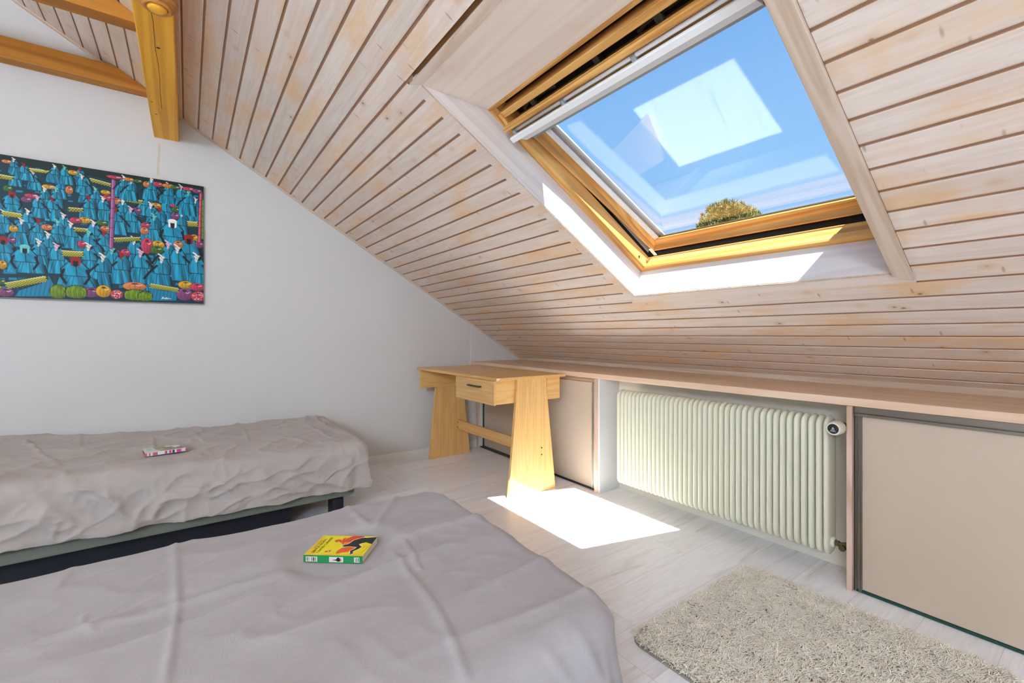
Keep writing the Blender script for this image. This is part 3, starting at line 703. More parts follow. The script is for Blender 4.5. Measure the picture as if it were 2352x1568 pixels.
# ---------------------------------------------------------------- painting
exec_paint = True
PW, PH, PT = 1174, 742, .018
PY0, PZ0 = -1.09, 1.196
def make_painting():
    st = 2.0
    nx, nz = int(PW/st)+1, int(PH/st)+1
    U, V = np.meshgrid(np.arange(nx)*st, np.arange(nz)*st)
    img = np.zeros((nz, nx, 3)); img[:] = lin(9, 52, 66)
    def col(c): return np.array(lin(*c))
    def bb(x0, x1, y0, y1):
        return (slice(max(0, int(y0/st)-1), max(0, int(y1/st)+2)), slice(max(0, int(x0/st)-1), max(0, int(x1/st)+2)))
    def blend(sl_, mask, c):
        a = mask[..., None]; img[sl_] = img[sl_]*(1-a)+c*a
    def ell(x, y, a, b, c, sh=0.):
        s = bb(x-a, x+a, y-b, y+b); u, v = U[s], V[s]
        if u.size == 0: return
        d = np.sqrt(((u-x)/a)**2+((v-y)/b)**2)
        m = np.clip((1-d)*min(a, b)/st+.5, 0, 1)
        cc = col(c)*(1-sh*np.clip(.5*((x-u)/a*-.6+(y-v)/b)+.35, 0, 1))[..., None] if sh else col(c)
        blend(s, m, cc)
    def poly(pts, c, sh=None):
        xs = [p[0] for p in pts]; ys = [p[1] for p in pts]
        s = bb(min(xs), max(xs), min(ys), max(ys)); u, v = U[s], V[s]
        if u.size == 0: return
        acc = np.zeros(u.shape)
        for ox, oy in ((-.25, -.25), (.25, -.25), (-.25, .25), (.25, .25)):
            uu, vv = u+ox*st, v+oy*st; ins = np.zeros(u.shape, bool); n = len(pts)
            for i in range(n):
                (x1, y1), (x2, y2) = pts[i], pts[(i+1) % n]
                if y1 == y2: continue
                cnd = ((y1 > vv) != (y2 > vv)) & (uu < (x2-x1)*(vv-y1)/(y2-y1)+x1)
                ins ^= cnd
            acc += ins*.25
        cc = col(c)
        if sh is not None: cc = cc*sh(u, v)[..., None]
        blend(s, acc, cc)
    def line(pts, w, c):
        for (x1, y1), (x2, y2) in zip(pts[:-1], pts[1:]):
            s = bb(min(x1, x2)-w, max(x1, x2)+w, min(y1, y2)-w, max(y1, y2)+w); u, v = U[s], V[s]
            if u.size == 0: continue
            L2 = max(1e-6, (x2-x1)**2+(y2-y1)**2); q = np.clip(((u-x1)*(x2-x1)+(v-y1)*(y2-y1))/L2, 0, 1)
            d = np.hypot(u-(x1+q*(x2-x1)), v-(y1+q*(y2-y1)))
            blend(s, np.clip((w/2-d)/st+.5, 0, 1), col(c))
    R_ = random.Random(5)
    TEAL, TEALD, TEALL, INK = (18, 150, 186), (8, 84, 112), (52, 186, 214), (6, 22, 26)
    FC = dict(y=(226, 172, 18), k=(212, 66, 98), o=(232, 142, 44), g=(70, 120, 34), h=(226, 136, 84), u=(142, 78, 128), s=(206, 66, 84))
    SC = dict(w=(236, 232, 226), W=(244, 242, 236), r=(158, 34, 30), R=(150, 30, 28), p=(226, 190, 214), t=(112, 206, 200), T=(112, 206, 200))
    # woven basket fragments in the crowd
    for i in range(420):
        x, y = R_.uniform(0, PW), R_.uniform(20, 690); w = R_.uniform(14, 34)*(1.5-.7*y/PH); h = w*.5
        c = R_.choice([(14, 112, 142), (10, 92, 118), (16, 128, 160), (8, 60, 76)])
        poly([(x, y), (x+w, y+2), (x+w-1, y+h), (x+1, y+h-2)], c); line([(x, y+h), (x+w, y+h)], 1.6, INK)
    def corn(x1, y1, x2, y2, w):
        L = math.hypot(x2-x1, y2-y1); ux, uy = (x2-x1)/L, (y2-y1)/L; px, py = -uy, ux
        out = []
        for q in np.linspace(0, 1, 13): out.append((q, .56*w*max(.12, math.sin(PI*(.05+.90*q)))**.5))
        pts = [(x1+ux*L*q+px*h, y1+uy*L*q+py*h) for q, h in out]+[(x1+ux*L*q-px*h, y1+uy*L*q-py*h) for q, h in out[::-1]]
        poly(pts, (62, 62, 16))
        rows = max(3, int(w/7)); n = max(5, int(L/11))
        for a in range(rows):
            for b in range(n):
                q = (b+.5*(a % 2)+.4)/n; off = ((a+.5)/rows-.5)*w*.9
                if q > .96: continue
                cx, cy = x1+ux*L*q+px*off, y1+uy*L*q+py*off
                k = a/rows
                ell(cx, cy, 4.4, 2.7, (176+70*k, 176+62*k, 60+90*k*k)); 
        line([(x1+px*w*.42+ux*4, y1+py*w*.42+uy*4), (x2-ux*8+px*w*.3, y2-uy*8+py*w*.3)], 2.2, (244, 240, 190))
    def fruit(x, y, a, b, c):
        k = FC[c]; d = tuple(int(v*.45) for v in k)
        ell(x, y, a+2, b+2, INK); ell(x, y, a, b, k, .55)
        for q in (-.5, 0, .5): line([(x+a*q*.4, y+b*.8), (x+a*q, y), (x+a*q*.7, y-b*.8)], 1.6, d)
        ell(x, y+b*.62, a*.28, b*.2, d)
        line([(x+a*.15, y+b*.3), (x+a*.4, y+b*.22), (x+a*.62, y+b*.42)], 2.4, (248, 224, 220))
        if c == 's':
            for i in range(26):
                an, rr = R_.uniform(0, 2*PI), R_.uniform(.1, .9)**.5; ell(x+a*rr*.9*math.cos(an), y+b*rr*.9*math.sin(an), 2, 2, (248, 226, 224))
    def robe(x, y, h, c):
        """figure with bowed head at (x, y); the robe falls below it"""
        big = c in 'RWT'
        ln = R_.choice([-1, 1])*R_.uniform(.05, .3); w = h*(.62 if not big else 1.0)
        # skirt, torso
        b = y-h*R_.uniform(1.5, 1.9); mx = x+ln*h*.8
        sh = lambda u, v: np.clip(.62+.34*np.cos((u-mx)/w*2.1+.5)+.42*np.sin((u-mx)/w*9.+(v-y)/h*2.5)*(.35+.65*np.clip((y-h*.5-v)/h, 0, 1)), .10, 1.12)
        poly([(mx-w*.95, b), (mx-w*.8, y-h*.95), (mx-w*.35, y-h*.75), (mx+w*.4, y-h*.75), (mx+w*.85, y-h), (mx+w*1.0, b)], TEAL, sh)
        line([(mx-w*.95, b), (mx-w*.8, y-h*.95)], 2.4, INK); line([(mx+w*.85, y-h), (mx+w, b)], 3.2, INK)
        for i in range(7):
            q = -.8+1.6*i/6+R_.uniform(-.06, .06); line([(mx+w*q*.55, y-h*.82), (mx+w*q*.85, (y-h+b)/2), (mx+w*q, b)], R_.uniform(1.6, 3.4), R_.choice([TEALD, INK, TEALD, TEALL]))
        poly([(x-w*.62, y-h*.85), (x-w*.66, y-h*.45), (x-w*.36, y-h*.06), (x+w*.3, y-h*.02), (x+w*.62, y-h*.4), (x+w*.6, y-h*.9)], INK)
        poly([(x-w*.55, y-h*.84), (x-w*.6, y-h*.46), (x-w*.32, y-h*.08), (x+w*.26, y-h*.04), (x+w*.55, y-h*.42), (x+w*.52, y-h*.86)], TEAL, sh)
        line([(x-w*.3, y-h*.2), (x-w*.42, y-h*.5), (x-w*.34, y-h*.82)], 2.2, TEALL)
        for i in range(5): line([(x+w*(.05+.1*i), y-h*(.2+.05*i)), (x+w*(.16+.1*i), y-h*(.42+.1*i))], 2., TEALD)
        line([(x+w*.02, y-h*.25), (x+w*.06, y-h*.84)], 3.4, INK); line([(x-w*.6, y-h*.86), (x+w*.58, y-h*.88)], 2.6, INK)
        # arm
        d = 1 if ln > 0 else -1
        if big:
            for e in (-1, 1): line([(x+e*w*.5, y-h*.5), (x+e*w*.62, y-h*.9), (x+e*w*.42, y-h*1.3)], h*.13, INK)
        else: line([(x+d*w*.4, y-h*.42), (x+d*w*.9, y-h*.8), (x+d*w*1.25, y-h*1.15)], h*.11, INK)
        # head and scarf
        k = SC[c]; r = h*.17*(1.25 if big else 1)
        if big:
            ell(x, y-r*.2, r*.8, r*1.25, INK); ell(x, y+r*.75, r*1.1, r*.62, k, .2)
            poly([(x-r*1.05, y+r*.6), (x-r*.55, y+r*.3), (x-r*.5, y-r*1.3), (x-r*.95, y-r*1.1)], k); poly([(x+r*1.05, y+r*.6), (x+r*.55, y+r*.3), (x+r*.5, y-r*1.3), (x+r*.95, y-r*1.1)], k)
        else:
            ell(x+d*r*.35, y-r*.2, r*.75, r*.8, INK)
            poly([(x-r*.9, y+r*.3), (x-r*.3, y+r*.95), (x+r*.8, y+r*.55), (x+r*.3, y-r*.1), (x-r*.1, y-r*1.5), (x-r*.55, y-r*1.6), (x-r*.6, y-r*.4)], k, lambda u, v: np.clip(.8+.25*np.sin((u+v)*.35), .6, 1.))
            line([(x-r*.3, y+r*.9), (x-r*1.0, y+r*1.4)], r*.4, k)
    FG, FRt, CN, PS = FIGS, FRUIT, CORN, POSTS
    # the part of the canvas beyond the photograph's edge follows the same pattern
    ext = [(R_.uniform(10, 285), R_.uniform(220, 700), 0, R_.choice('wwrtpw')) for i in range(34)]
    items = [(v, 0, (u, v, h if h else 44+70*(1-v/PH), c)) for u, v, h, c in list(FG)+ext]
    items += [(v+4, 1, (u, v, a, b, c)) for u, v, a, b, c in FRt if v > 130]
    items += [(v+4, 1, (R_.uniform(5, 290), v, 22, 18, R_.choice('ykhgou'))) for v in (160, 240, 330, 410, 480, 560, 640, 690)]
    items += [(min(a[1], a[3])+2, 2, a) for a in CN if min(a[1], a[3]) > 130]
    for z, k, a in sorted(items, key=lambda q: -q[0]):
        (robe, fruit, corn)[k](*a)
        for px1, py1, px2, py2, w, c in PS if False else (): pass
    for x1, y1, x2, y2, w, c in PS:
        line([(x1, y1), (x2, y2)], w+4, INK); line([(x1, y1), (x2, y2)], w, FC[c] if c != 'k' else (176, 62, 84))
        line([(x1-w*.2, y1), (x2-w*.2, y2)], w*.25, tuple(min(255, v+50) for v in FC[c]))
        n = 7
        for i in range(1, n): q = i/n; line([(x1+(x2-x1)*q-w*.5, y1+(y2-y1)*q), (x1+(x2-x1)*q+w*.5, y1+(y2-y1)*q+2)], 2.4, INK)
    # bottom row: baskets, bananas, fruit
    for bs in (BASKL, BASKR):
        poly(bs, (18, 128, 166))
        x0, x1 = min(p[0] for p in bs), max(p[0] for p in bs)
        for i in range(9):
            q = x0+(x1-x0)*(i+.5)/9; line([(q, 6), (q+6, 50), (q+14, 96)], 2.4, TEALD)
        for p, q in zip(bs[:-1], bs[1:]): line([p, q], 3, INK)
    for a in ((60, 40, 70, 44), (180, 60, 64, 40), (270, 40, 40, 34)): fruit(a[0], a[1], a[2], a[3], R_.choice('uyko'))
    for u, v, a, b, c in FRt:
        if v <= 130: fruit(u, v, a, b, c)
    for cx, cy, rx, ry in ((518, 42, 32, 38), (590, 44, 44, 36), (842, 40, 52, 32), (888, 34, 34, 28)):
        ell(cx, cy, rx+2, ry+2, INK)
        for i in range(7):
            q = (i-3)/3.2; ell(cx+rx*q*.74, cy-abs(q)*3, rx*.24, ry*(1-.3*q*q), (124-20*(i % 2), 158-18*(i % 2), 22), .4)
            line([(cx+rx*q*.3, cy+ry*.85), (cx+rx*q*.8, cy), (cx+rx*q*.6, cy-ry*.8)], 2, (22, 62, 20))
    for a in CN:
        if min(a[1], a[3]) <= 130: corn(*a)
    # dark sky strip
    top = 742-np.interp(U[0], [300, 1174], [40, 44])
    poly([(0, 760)]+[(x, 698+4*math.sin(x*.05)+3*math.sin(x*.13)) for x in range(0, 1190, 8)]+[(1190, 760)], (8, 34, 30))
    for u, v, h, c in FG:
        if v > 672: robe(u, v, h, c)
    for u, v, a, b, c in FRt:
        if v > 690: fruit(u, v, a, b, c)
    # scribbled signature
    sx, sy = 965, 20
    pts = [(0, 0), (4, 12), (9, 14), (7, 7), (2, 6), (10, 4), (14, 8), (16, 3), (20, 9), (22, 2), (25, 12), (27, 3), (32, 8), (36, 4), (44, 6)]
    line([(sx+a, sy+b) for a, b in pts], 2.0, (236, 240, 236))
    return U, V, img
U, V, img = make_painting()
PNT = empty('painting', (GX+.001, PY0+PW/2000, PZ0)); tag(PNT, 'unframed market-scene canvas of blue-robed figures on the white gable wall', 'painting')
t = NT('painted_canvas'); a = t.n('ShaderNodeAttribute', attribute_name='paint'); PAINTED = t.bsdf(a.outputs[0], .5, .3)
VV = np.stack([np.full(U.shape, GX+.002+PT), PY0+U/1000, PZ0+V/1000], -1)
# frayed lower edge, slight bow of the canvas
VV[..., 0] += .0015*np.sin(U/PW*PI)
grid_mesh('canvas', VV[:, ::-1], PAINTED, PNT, img[:, ::-1], smooth=True)
MB().box(GX+.002, GX+.0015+PT, PY0, PY0+PW/1000, PZ0-.004, PZ0+PH/1000-.003).build('stretcher_frame', plain('canvas_edge', (.30, .27, .23), .8, .1), PNT)
# ---------------------------------------------------------------- beds
BASE_M = plain('grey_green_bed_fabric', (.17, .185, .155), .85, .1, var=.08, scale=120)
LEG_SHADE_M = plain('black_leg_and_shade', (.012, .013, .02), .45, .3)
MATT = plain('white_mattress', (.6, .6, .58), .8, .1)
def sheet_mat(name, col):
    t = NT(name)
    v = t.coord()
    wv = t.noise(t.coord((1, .12, 1)), 900, 2); wv2 = t.noise(t.coord((.12, 1, 1)), 900, 2)
    wr = t.noise(t.coord((1, .6, 1)), 34, 5, .6, .5); w3 = t.noise(t.coord((1, .55, 1)), 9, 4, .55, .6)
    h = t.math('ADD', t.math('MULTIPLY', t.math('ADD', wv, wv2), .10), t.math('ADD', t.math('MULTIPLY', wr, .45), t.math('MULTIPLY', w3, 1.)))
    c = t.mix(t.ramp1(w3, .3, .7), tuple(x*.97 for x in col), tuple(x*1.03 for x in col))
    return t.bsdf(c, .85, .12, bump=h, bs=.35, bd=.006, sheen=.15)
SHEET1 = sheet_mat('taupe_cotton', (.43, .39, .365))
SHEET2 = sheet_mat('grey_cotton', (.385, .365, .372))
N3 = noise.noise
def seg_dist(px, py, pts):
    best = 1e9; sgn = 0.; along = 0.
    for (x1, y1), (x2, y2) in zip(pts[:-1], pts[1:]):
        L2 = (x2-x1)**2+(y2-y1)**2; q = max(0., min(1., ((px-x1)*(x2-x1)+(py-y1)*(y2-y1))/L2))
        dx, dy = px-(x1+q*(x2-x1)), py-(y1+q*(y2-y1)); d = math.hypot(dx, dy)
        if d < best: best = d; sgn = 1. if (x2-x1)*dy-(y2-y1)*dx > 0 else -1.
    return best, sgn

def drape(name, mat, x0, x1, y0, y1, zt, hem, r, re, disp_top, disp_side, nx, ny, nc=26, rows_side=44, rows_top=64):
    """sheet pulled over a mattress: rings from the hem up over the rounded edge to the middle"""
    W = min(x1-x0, y1-y0)/2-.002
    def ring(d):
        rr = max(r-d, .004); a0, a1, b0, b1 = x0+d, x1-d, y0+d, y1-d; P = []
        def arc(cx, cy, s):
            for k in range(nc):
                a = math.radians(s+90*k/nc); P.append((cx+rr*math.cos(a), cy+rr*math.sin(a), math.cos(a), math.sin(a)))
        def ln(p, q, n, nxn, nyn):
            for k in range(n):
                f = k/n; P.append((p[0]+(q[0]-p[0])*f, p[1]+(q[1]-p[1])*f, nxn, nyn))
        ln((a1, b0+rr), (a1, b1-rr), ny, 1, 0); arc(a1-rr, b1-rr, 0)
        ln((a1-rr, b1), (a0+rr, b1), nx, 0, 1); arc(a0+rr, b1-rr, 90)
        ln((a0, b1-rr), (a0, b0+rr), ny, -1, 0); arc(a0+rr, b0+rr, 180)
        ln((a0+rr, b0), (a1-rr, b0), nx, 0, -1); arc(a1-rr, b0+rr, 270)
        return P
    rows = []
    R0 = ring(0)
    for i in range(rows_side):
        f = i/rows_side; row = []
        for (x, y, nx_, ny_) in R0:
            zt_ = zt(x, y)-re; h_ = hem(x, y); z = h_+(zt_-h_)*f
            d = disp_side(x, y, z, f, nx_, ny_); row.append((x+nx_*d, y+ny_*d, z + .004*math.sin((x+y)*31)*(1-f)))
        rows.append(row)
    for i in range(14):
        a = PI/2*i/13; d = re*(1-math.cos(a)); row = []
        for (x, y, nx_, ny_) in ring(d):
            z = zt(x, y)-re+re*math.sin(a); ws = math.cos(a)**2
            ds = disp_side(x, y, z, 1., nx_, ny_)*ws; dt = disp_top(x, y)*(1-ws)
            row.append((x+nx_*ds, y+ny_*ds, z+dt))
        rows.append(row)
    for i in range(1, rows_top+1):
        d = re+(W-re)*i/rows_top
        rows.append([(x, y, zt(x, y)+disp_top(x, y)) for (x, y, _, _) in ring(d)])
    xm = (x0+x1)/2
    rows.append([(xm, yy, zt(xm, yy)+disp_top(xm, yy)) for yy in (min(max(y, y0+W), y1-W) for (_, y, _, _) in ring(W))])
    return grid_mesh(name, np.array(rows), mat, None, None, True, wrap=True)

def bed(label, x0, x1, y0, y1, ztop, zb0=.13, zb1=.205):
    B = empty('bed', ((x0+x1)/2, (y0+y1)/2, 0)); tag(B, label, 'bed', 'single beds')
    MB().box(x0, x1, y0, y1, zb0, zb1).build('bed_base', BASE_M, B, bevel=.012, seg=3)
    MB().box(x0+.012, x1-.012, y0+.01, y1-.012, zb1, ztop-.03).build('mattress', MATT, B, bevel=.05, seg=4)
    MB().box(x0+.04, x1-.04, y0+.03, y1-.05, zb0-.006, zb0).build('underbed_shade_sheet', LEG_SHADE_M, B)  # black sheet added to cut bounced light under the bed
    MB().box(x1-.125, x1-.11, y0+.03, y1-.30, .004, zb0-.0065).build('underbed_shade_board', LEG_SHADE_M, B)  # black board added to stand in for the shade under the bed
    for x in (x0+.02, x1-.105):
        for y in (y0+.05, y1-.115):
            MB().box(x, x+.09, y, y+.06, 0, zb0-.0062).build('leg', LEG_SHADE_M, B, bevel=.004)
    return B

# far bed, along the gable wall
A0, A1, AY0, AY1 = -3.447, -2.448, -1.22, .80
def ztA(x, y):
    q = (AY1-y)/1.6; xc = (x-(A0+A1)/2)/((A1-A0)/2)
    return .418+.055*q*q-.012*math.sin(PI*min(1, max(0, q)))+.010*(1-xc*xc)
def hemA(x, y): return .178+.022*min(1, (AY1-y)/1.5)+.006*N3(Vector((x*5, y*5, 2)))
CRA = [([(-3.452, -.484), (-3.05, -.434)], .012, .005), ([(-3.22, -.648), (-2.91, -.544), (-2.66, -.445)], .012, .006), ([(-3.15, -.155), (-2.80, -.134), (-2.60, .05)], .010, .005),
       ([(-3.298, .021), (-2.863, .074)], .012, .004), ([(-3.187, .28), (-2.785, .265), (-2.60, .40)], .010, .005), ([(-3.0, .33), (-2.60, .52)], .010, .005), ([(-3.1, .60), (-2.62, .66)], .012, .006), ([(-3.33, .72), (-3.06, .69), (-2.7, .74)], .015, .010)]
BKA = (-2.738, -.089); BKB = (-1.221, .331)
def topA(x, y):
    h = .012*N3(Vector((x*2.3, y*1.3, 3.1)))+.008*N3(Vector((x*6+y*2, y*3.2-x*2, 7)))
    h += .011*(1-abs(N3(Vector((x*5+y*3, y*4-x*3, 5)))))**5+.003*(1-abs(N3(Vector((x*13-y*7, y*9+x*6, 9)))))**4
    for pts, w, a in CRA:
        d, s = seg_dist(x, y, pts)
        if d < w*3: h += a*math.exp(-(d/w)**2)*(1+.25*s*(1-math.exp(-(d*2.5/w)**2)))
    k = math.hypot((x-BKA[0])/.11, (y-BKA[1])/.13); m = min(1, max(0, (k-.95)/.5))
    return h*m*m*(3-2*m)
def sideA(x, y, z, f, nx_, ny_):
    g = 1-f
    h = .020*g*N3(Vector((x*3+y*4.5, z*3, 1.3)))+.016*(g+.25)*N3(Vector((y*7+z*5.5, z*4-y*2.2, 4.2+x)))
    rg = (1-abs(N3(Vector((y*4.5+z*6, z*3.5-y*3, 8+x*2)))))
    h += .024*rg**7*(1-abs(2*f-1)**3)
    rg = (1-abs(N3(Vector((y*8-z*10, z*6+y*4, 12+x*2)))))
    h += .013*rg**7+.006*(1-abs(N3(Vector((y*17+z*9, z*15-y*6, 15+x*4)))))**5
    # gathered corner at the foot
    if nx_ > -.3:
        cd = (AY1-y) if ny_ < .7 else (A1-x)
        if cd < .3:
            q = max(0, 1-cd/.3)**1.3
            h += q*.030*math.sin(cd*52+z*6)*(g*.9+.15)
            h += .010*q
    if nx_ < -.5: h = min(h, 0)*.3
    h += .010*g
    return h
sh1 = drape('bed_sheet', SHEET1, A0, A1, AY0, AY1, ztA, hemA, .06, .05, topA, sideA, 90, 240)
tag(sh1, 'rumpled taupe sheet on the far bed along the gable wall', 'bed sheet', 'bed sheets')
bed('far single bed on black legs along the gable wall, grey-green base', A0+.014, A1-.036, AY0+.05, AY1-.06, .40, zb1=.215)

# near bed
B0, B1, BYA, BYB = -1.582, -.645, -1.25, .782
def ztB(x, y):
    xc = (x-(B0+B1)/2)/((B1-B0)/2); return .417+.010*(1-xc*xc)
def hemB(x, y): return .03+.008*N3(Vector((x*4, y*4, 5)))
CRB = [([(-1.60, -.031), (-1.341, -.023), (-1.174, -.018), (-1.047, -.024), (-.938, -.03), (-.66, -.035)], .008, .0042),
       ([(-1.168, -.9), (-1.168, -.267), (-1.189, -.199), (-1.174, -.092), (-1.175, -.015), (-1.184, .071), (-1.179, .174), (-1.17, .29), (-1.178, .425), (-1.201, .536), (-1.191, .703), (-1.21, .803)], .019, .0075),
       ([(-1.25, .43), (-1.164, .432), (-.953, .425), (-.795, .41), (-.649, .383)], .010, .005), ([(-1.167, .482), (-1.023, .457)], .008, .005), ([(-1.56, .43), (-1.295, .429)], .012, .006), ([(-1.54, .60), (-1.302, .444)], .014, .006),
       ([(-1.547, -.233), (-1.392, -.24)], .012, .003), ([(-1.249, -.172), (-1.196, -.168), (-1.167, -.148)], .006, .003)]
def topB(x, y):
    h = .010*N3(Vector((x*2.6, y*1.1, 11)))+.006*N3(Vector((x*5.5, y*2.2+x, 14)))
    h += .011*(1-abs(N3(Vector((x*5.5+y*1.2, y*1.7-x*.8, 21)))))**4+.002*(1-abs(N3(Vector((x*13-y*5, y*8+x*4, 29)))))**4
    for pts, w, a in CRB:
        d, s = seg_dist(x, y, pts)
        if d < w*3.2: h += a*math.exp(-(d/w)**2)*(1+.3*s*(1-math.exp(-(d*2.5/w)**2)))
    k = math.hypot((x-BKB[0])/.115, (y-BKB[1])/.115); m = min(1, max(0, (k-.92)/.5))
    return h*m*m*(3-2*m)
def sideB(x, y, z, f, nx_, ny_):
    g = 1-f; t_ = y if abs(nx_) > .7 else x
    h = .038*g*N3(Vector((t_*6.5, z*1.2, 31+ny_*3)))+.024*(g+.2)*N3(Vector((t_*13+z*3, z*3, 33)))+.020*(1-abs(N3(Vector((t_*9+z*5, z*2, 36)))))**5*(g+.35)
    cd = math.hypot(B1-x, BYB-y)
    if cd < .3: h += max(0, 1-cd/.3)*.014*math.sin(cd*60)*(g+.2)
    return h+.03*g
sh2 = drape('bed_sheet', SHEET2, B0, B1, BYA, BYB, ztB, hemB, .09, .06, topB, sideB, 90, 240)
tag(sh2, 'smooth grey sheet with pressed fold lines on the near bed', 'bed sheet', 'bed sheets')
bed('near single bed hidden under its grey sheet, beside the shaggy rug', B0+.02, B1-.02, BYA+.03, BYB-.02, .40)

# ---------------------------------------------------------------- books
def painter(w, h, st, base):
    nx, ny = int(w/st)+1, int(h/st)+1
    U, V = np.meshgrid(np.arange(nx)*st, np.arange(ny)*st); img = np.zeros((ny, nx, 3)); img[:] = lin(*base)
    def poly(pts, c):
        acc = np.zeros(U.shape); n = len(pts)
        for ox, oy in ((-.25, -.25), (.25, -.25), (-.25, .25), (.25, .25)):
            uu, vv = U+ox*st, V+oy*st; ins = np.zeros(U.shape, bool)
            for i in range(n):
                (x1, y1), (x2, y2) = pts[i], pts[(i+1) % n]
                if y1 == y2: continue
                ins ^= ((y1 > vv) != (y2 > vv)) & (uu < (x2-x1)*(vv-y1)/(y2-y1)+x1)
            acc += ins*.25
        img[:] = img*(1-acc[..., None])+np.array(lin(*c))*acc[..., None]
    def ell(x, y, a, b, c):
        m = np.clip((1-np.sqrt(((U-x)/a)**2+((V-y)/b)**2))*min(a, b)/st+.5, 0, 1)[..., None]; img[:] = img*(1-m)+np.array(lin(*c))*m
    def line(pts, w, c):
        for (x1, y1), (x2, y2) in zip(pts[:-1], pts[1:]):
            q = np.clip(((U-x1)*(x2-x1)+(V-y1)*(y2-y1))/max(1e-6, (x2-x1)**2+(y2-y1)**2), 0, 1)
            d = np.hypot(U-(x1+q*(x2-x1)), V-(y1+q*(y2-y1))); m = np.clip((w/2-d)/st+.5, 0, 1)[..., None]; img[:] = img*(1-m)+np.array(lin(*c))*m
    return U, V, img, poly, ell, line
def text(name, s, size, mat, parent, M, align='LEFT'):
    cu = bpy.data.curves.new(name, 'FONT'); cu.body = s; cu.size = size; cu.align_x = align; cu.extrude = .00006; cu.offset = size*.012
    o = bpy.data.objects.new(name, cu); COL.objects.link(o)
    me = bpy.data.meshes.new_from_object(o.evaluated_get(bpy.context.evaluated_depsgraph_get()))
    bpy.data.objects.remove(o); bpy.data.curves.remove(cu)
    me.materials.clear(); me.materials.append(mat)
    q = bpy.data.objects.new(name, me); COL.objects.link(q); q.parent = parent; q.matrix_local = M
    return q
def local(mb, name, mat, parent, **kw):
    o = mb.build(name, mat, None, **kw); o.parent = parent; return o
def book_at(loc, u, label, tilt=0.):
    """X across the cover from the spine, Y up the cover"""
    u = Vector((*u, 0)).normalized(); v = Vector((-u.y, u.x, 0))
    b = empty('book'); b.matrix_world = Matrix(((v.x, -u.x, 0, loc[0]), (v.y, -u.y, 0, loc[1]), (0, 0, 1, loc[2]), (0, 0, 0, 1)))
    return tag(b, label, 'book', 'books on the beds')
PAGES = plain('book_pages', (.72, .69, .62), .8, .1, var=.05, scale=300)
INKM = plain('black_print', (.015, .013, .01), .6, .2)

u = (.623, .782)
zt_ = ztB(-1.131, .3555)+.001
bk = book_at((-1.131, .3555, zt_), u, 'yellow hardback with green spine lying on the grey sheet of the near bed')
BW, BH, BT = .110, .151, .0185
GREEN = plain('green_spine_cloth', (.01, .225, .07), .45, .35)
YEL = plain('yellow_board', lin(232, 214, 20), .4, .35)
local(MB().box(.001, BW-.002, .0006, BH-.0006, .0012, BT-.0015), 'pages', PAGES, bk)
U2, V2, im, poly, ell, line = painter(110, 151, .8, (234, 222, 14))
poly([(0, 0), (0, 151), (8, 151), (8, 0)], (226, 204, 24)); poly([(5, 125), (5, 149), (104, 149), (104, 140), (40, 138), (14, 126)], (230, 196, 20))
poly(FLAME, (222, 62, 24)); 
for a, b in ((75, 95), (84, 88), (70, 84), (92, 80)): ell(a, b, 5, 2.2, (238, 150, 26))
poly([(100, 60), (112, 52), (113, 38), (104, 38)], (208, 30, 30)); poly([(57, 74), (62, 62), (74, 60), (72, 78)], (240, 140, 24))
poly(ORG, (232, 92, 32))
cx, cy = sum(p[0] for p in BLK)/len(BLK), sum(p[1] for p in BLK)/len(BLK)
line(BLK[:-1], 4.2, (250, 236, 170)); poly(BLK, (14, 22, 26))
for q in ((8, 36), (12, 30)): ell(*q, 2.4, 3.4, (222, 226, 220))
poly([(6, 34), (14, 28), (15, 34), (9, 38)], (18, 26, 28)); ell(49, 71, 4, 1.3, (210, 216, 210))
for a, b in zip(STROKE[::2], STROKE[1::2]): line([a, b], 2.4, (238, 150, 20))
poly(TRI, (226, 70, 30)); ell(20.5, 97, 2.2, 2.2, (246, 210, 190))
line([(15, 88), (15, 80)], .8, (200, 150, 40))
VV = np.stack([.001+U2/1000*(BW-.001)/.110, V2/1000, np.full(U2.shape, BT)], -1)
t = NT('printed_cover'); a = t.n('ShaderNodeAttribute', attribute_name='paint'); PRINT = t.bsdf(a.outputs[0], .38, .35)
local(MB().box(.0005, BW, 0, BH, BT-.0016, BT-.0002), 'front_board', YEL, bk, bevel=.0006)
o = grid_mesh('front_cover', VV, PRINT, None, im); o.parent = bk
local(MB().box(.0005, BW, 0, BH, 0, .0014), 'back_board', YEL, bk, bevel=.0006)
spn = local(MB().box(-.0016, .0012, 0, BH, .0001, BT-.0001), 'spine', GREEN, bk, bevel=.0012, seg=3)
LABW = plain('pale_label', (.62, .60, .54), .6, .2); REDP = plain('dark_red_print', (.18, .02, .02), .5)
def onspine(r0, r1, z0, z1, mat, name, d): return local(MB().box(-.0016-d, -.0012, BH*(1-r1), BH*(1-r0), z0, z1), name, mat, spn)
onspine(.045, .24, .003, .0155, LABW, 'title_label', .0002); onspine(.44, .68, .0025, .0155, LABW, 'emblem_label', .0002); onspine(.862, .952, .003, .0155, LABW, 'number_label', .0002)
SPR = plain('grey_print', (.09, .06, .05), .5)
for r0, r1 in ((.062, .075), (.093, .10), (.14, .15), (.165, .19), (.205, .215), (.893, .905), (.925, .94)):
    local(MB().box(-.0020, -.0012, BH*(1-r1), BH*(1-r0), .0045, .0138), 'spine_print', SPR, spn)
m = MB(); m.prism([(BH*(1-.49), .0078), (BH*(1-.56), .0098), (BH*(1-.585), .0150), (BH*(1-.61), .0134), (BH*(1-.625), .0132), (BH*(1-.628), .0045), (BH*(1-.58), .0044), (BH*(1-.56), .0068)], 0, -.0021, -.0012)
local(m, 'spine_emblem', INKM, spn); onspine(.632, .645, .006, .012, REDP, 'spine_print', .0004)
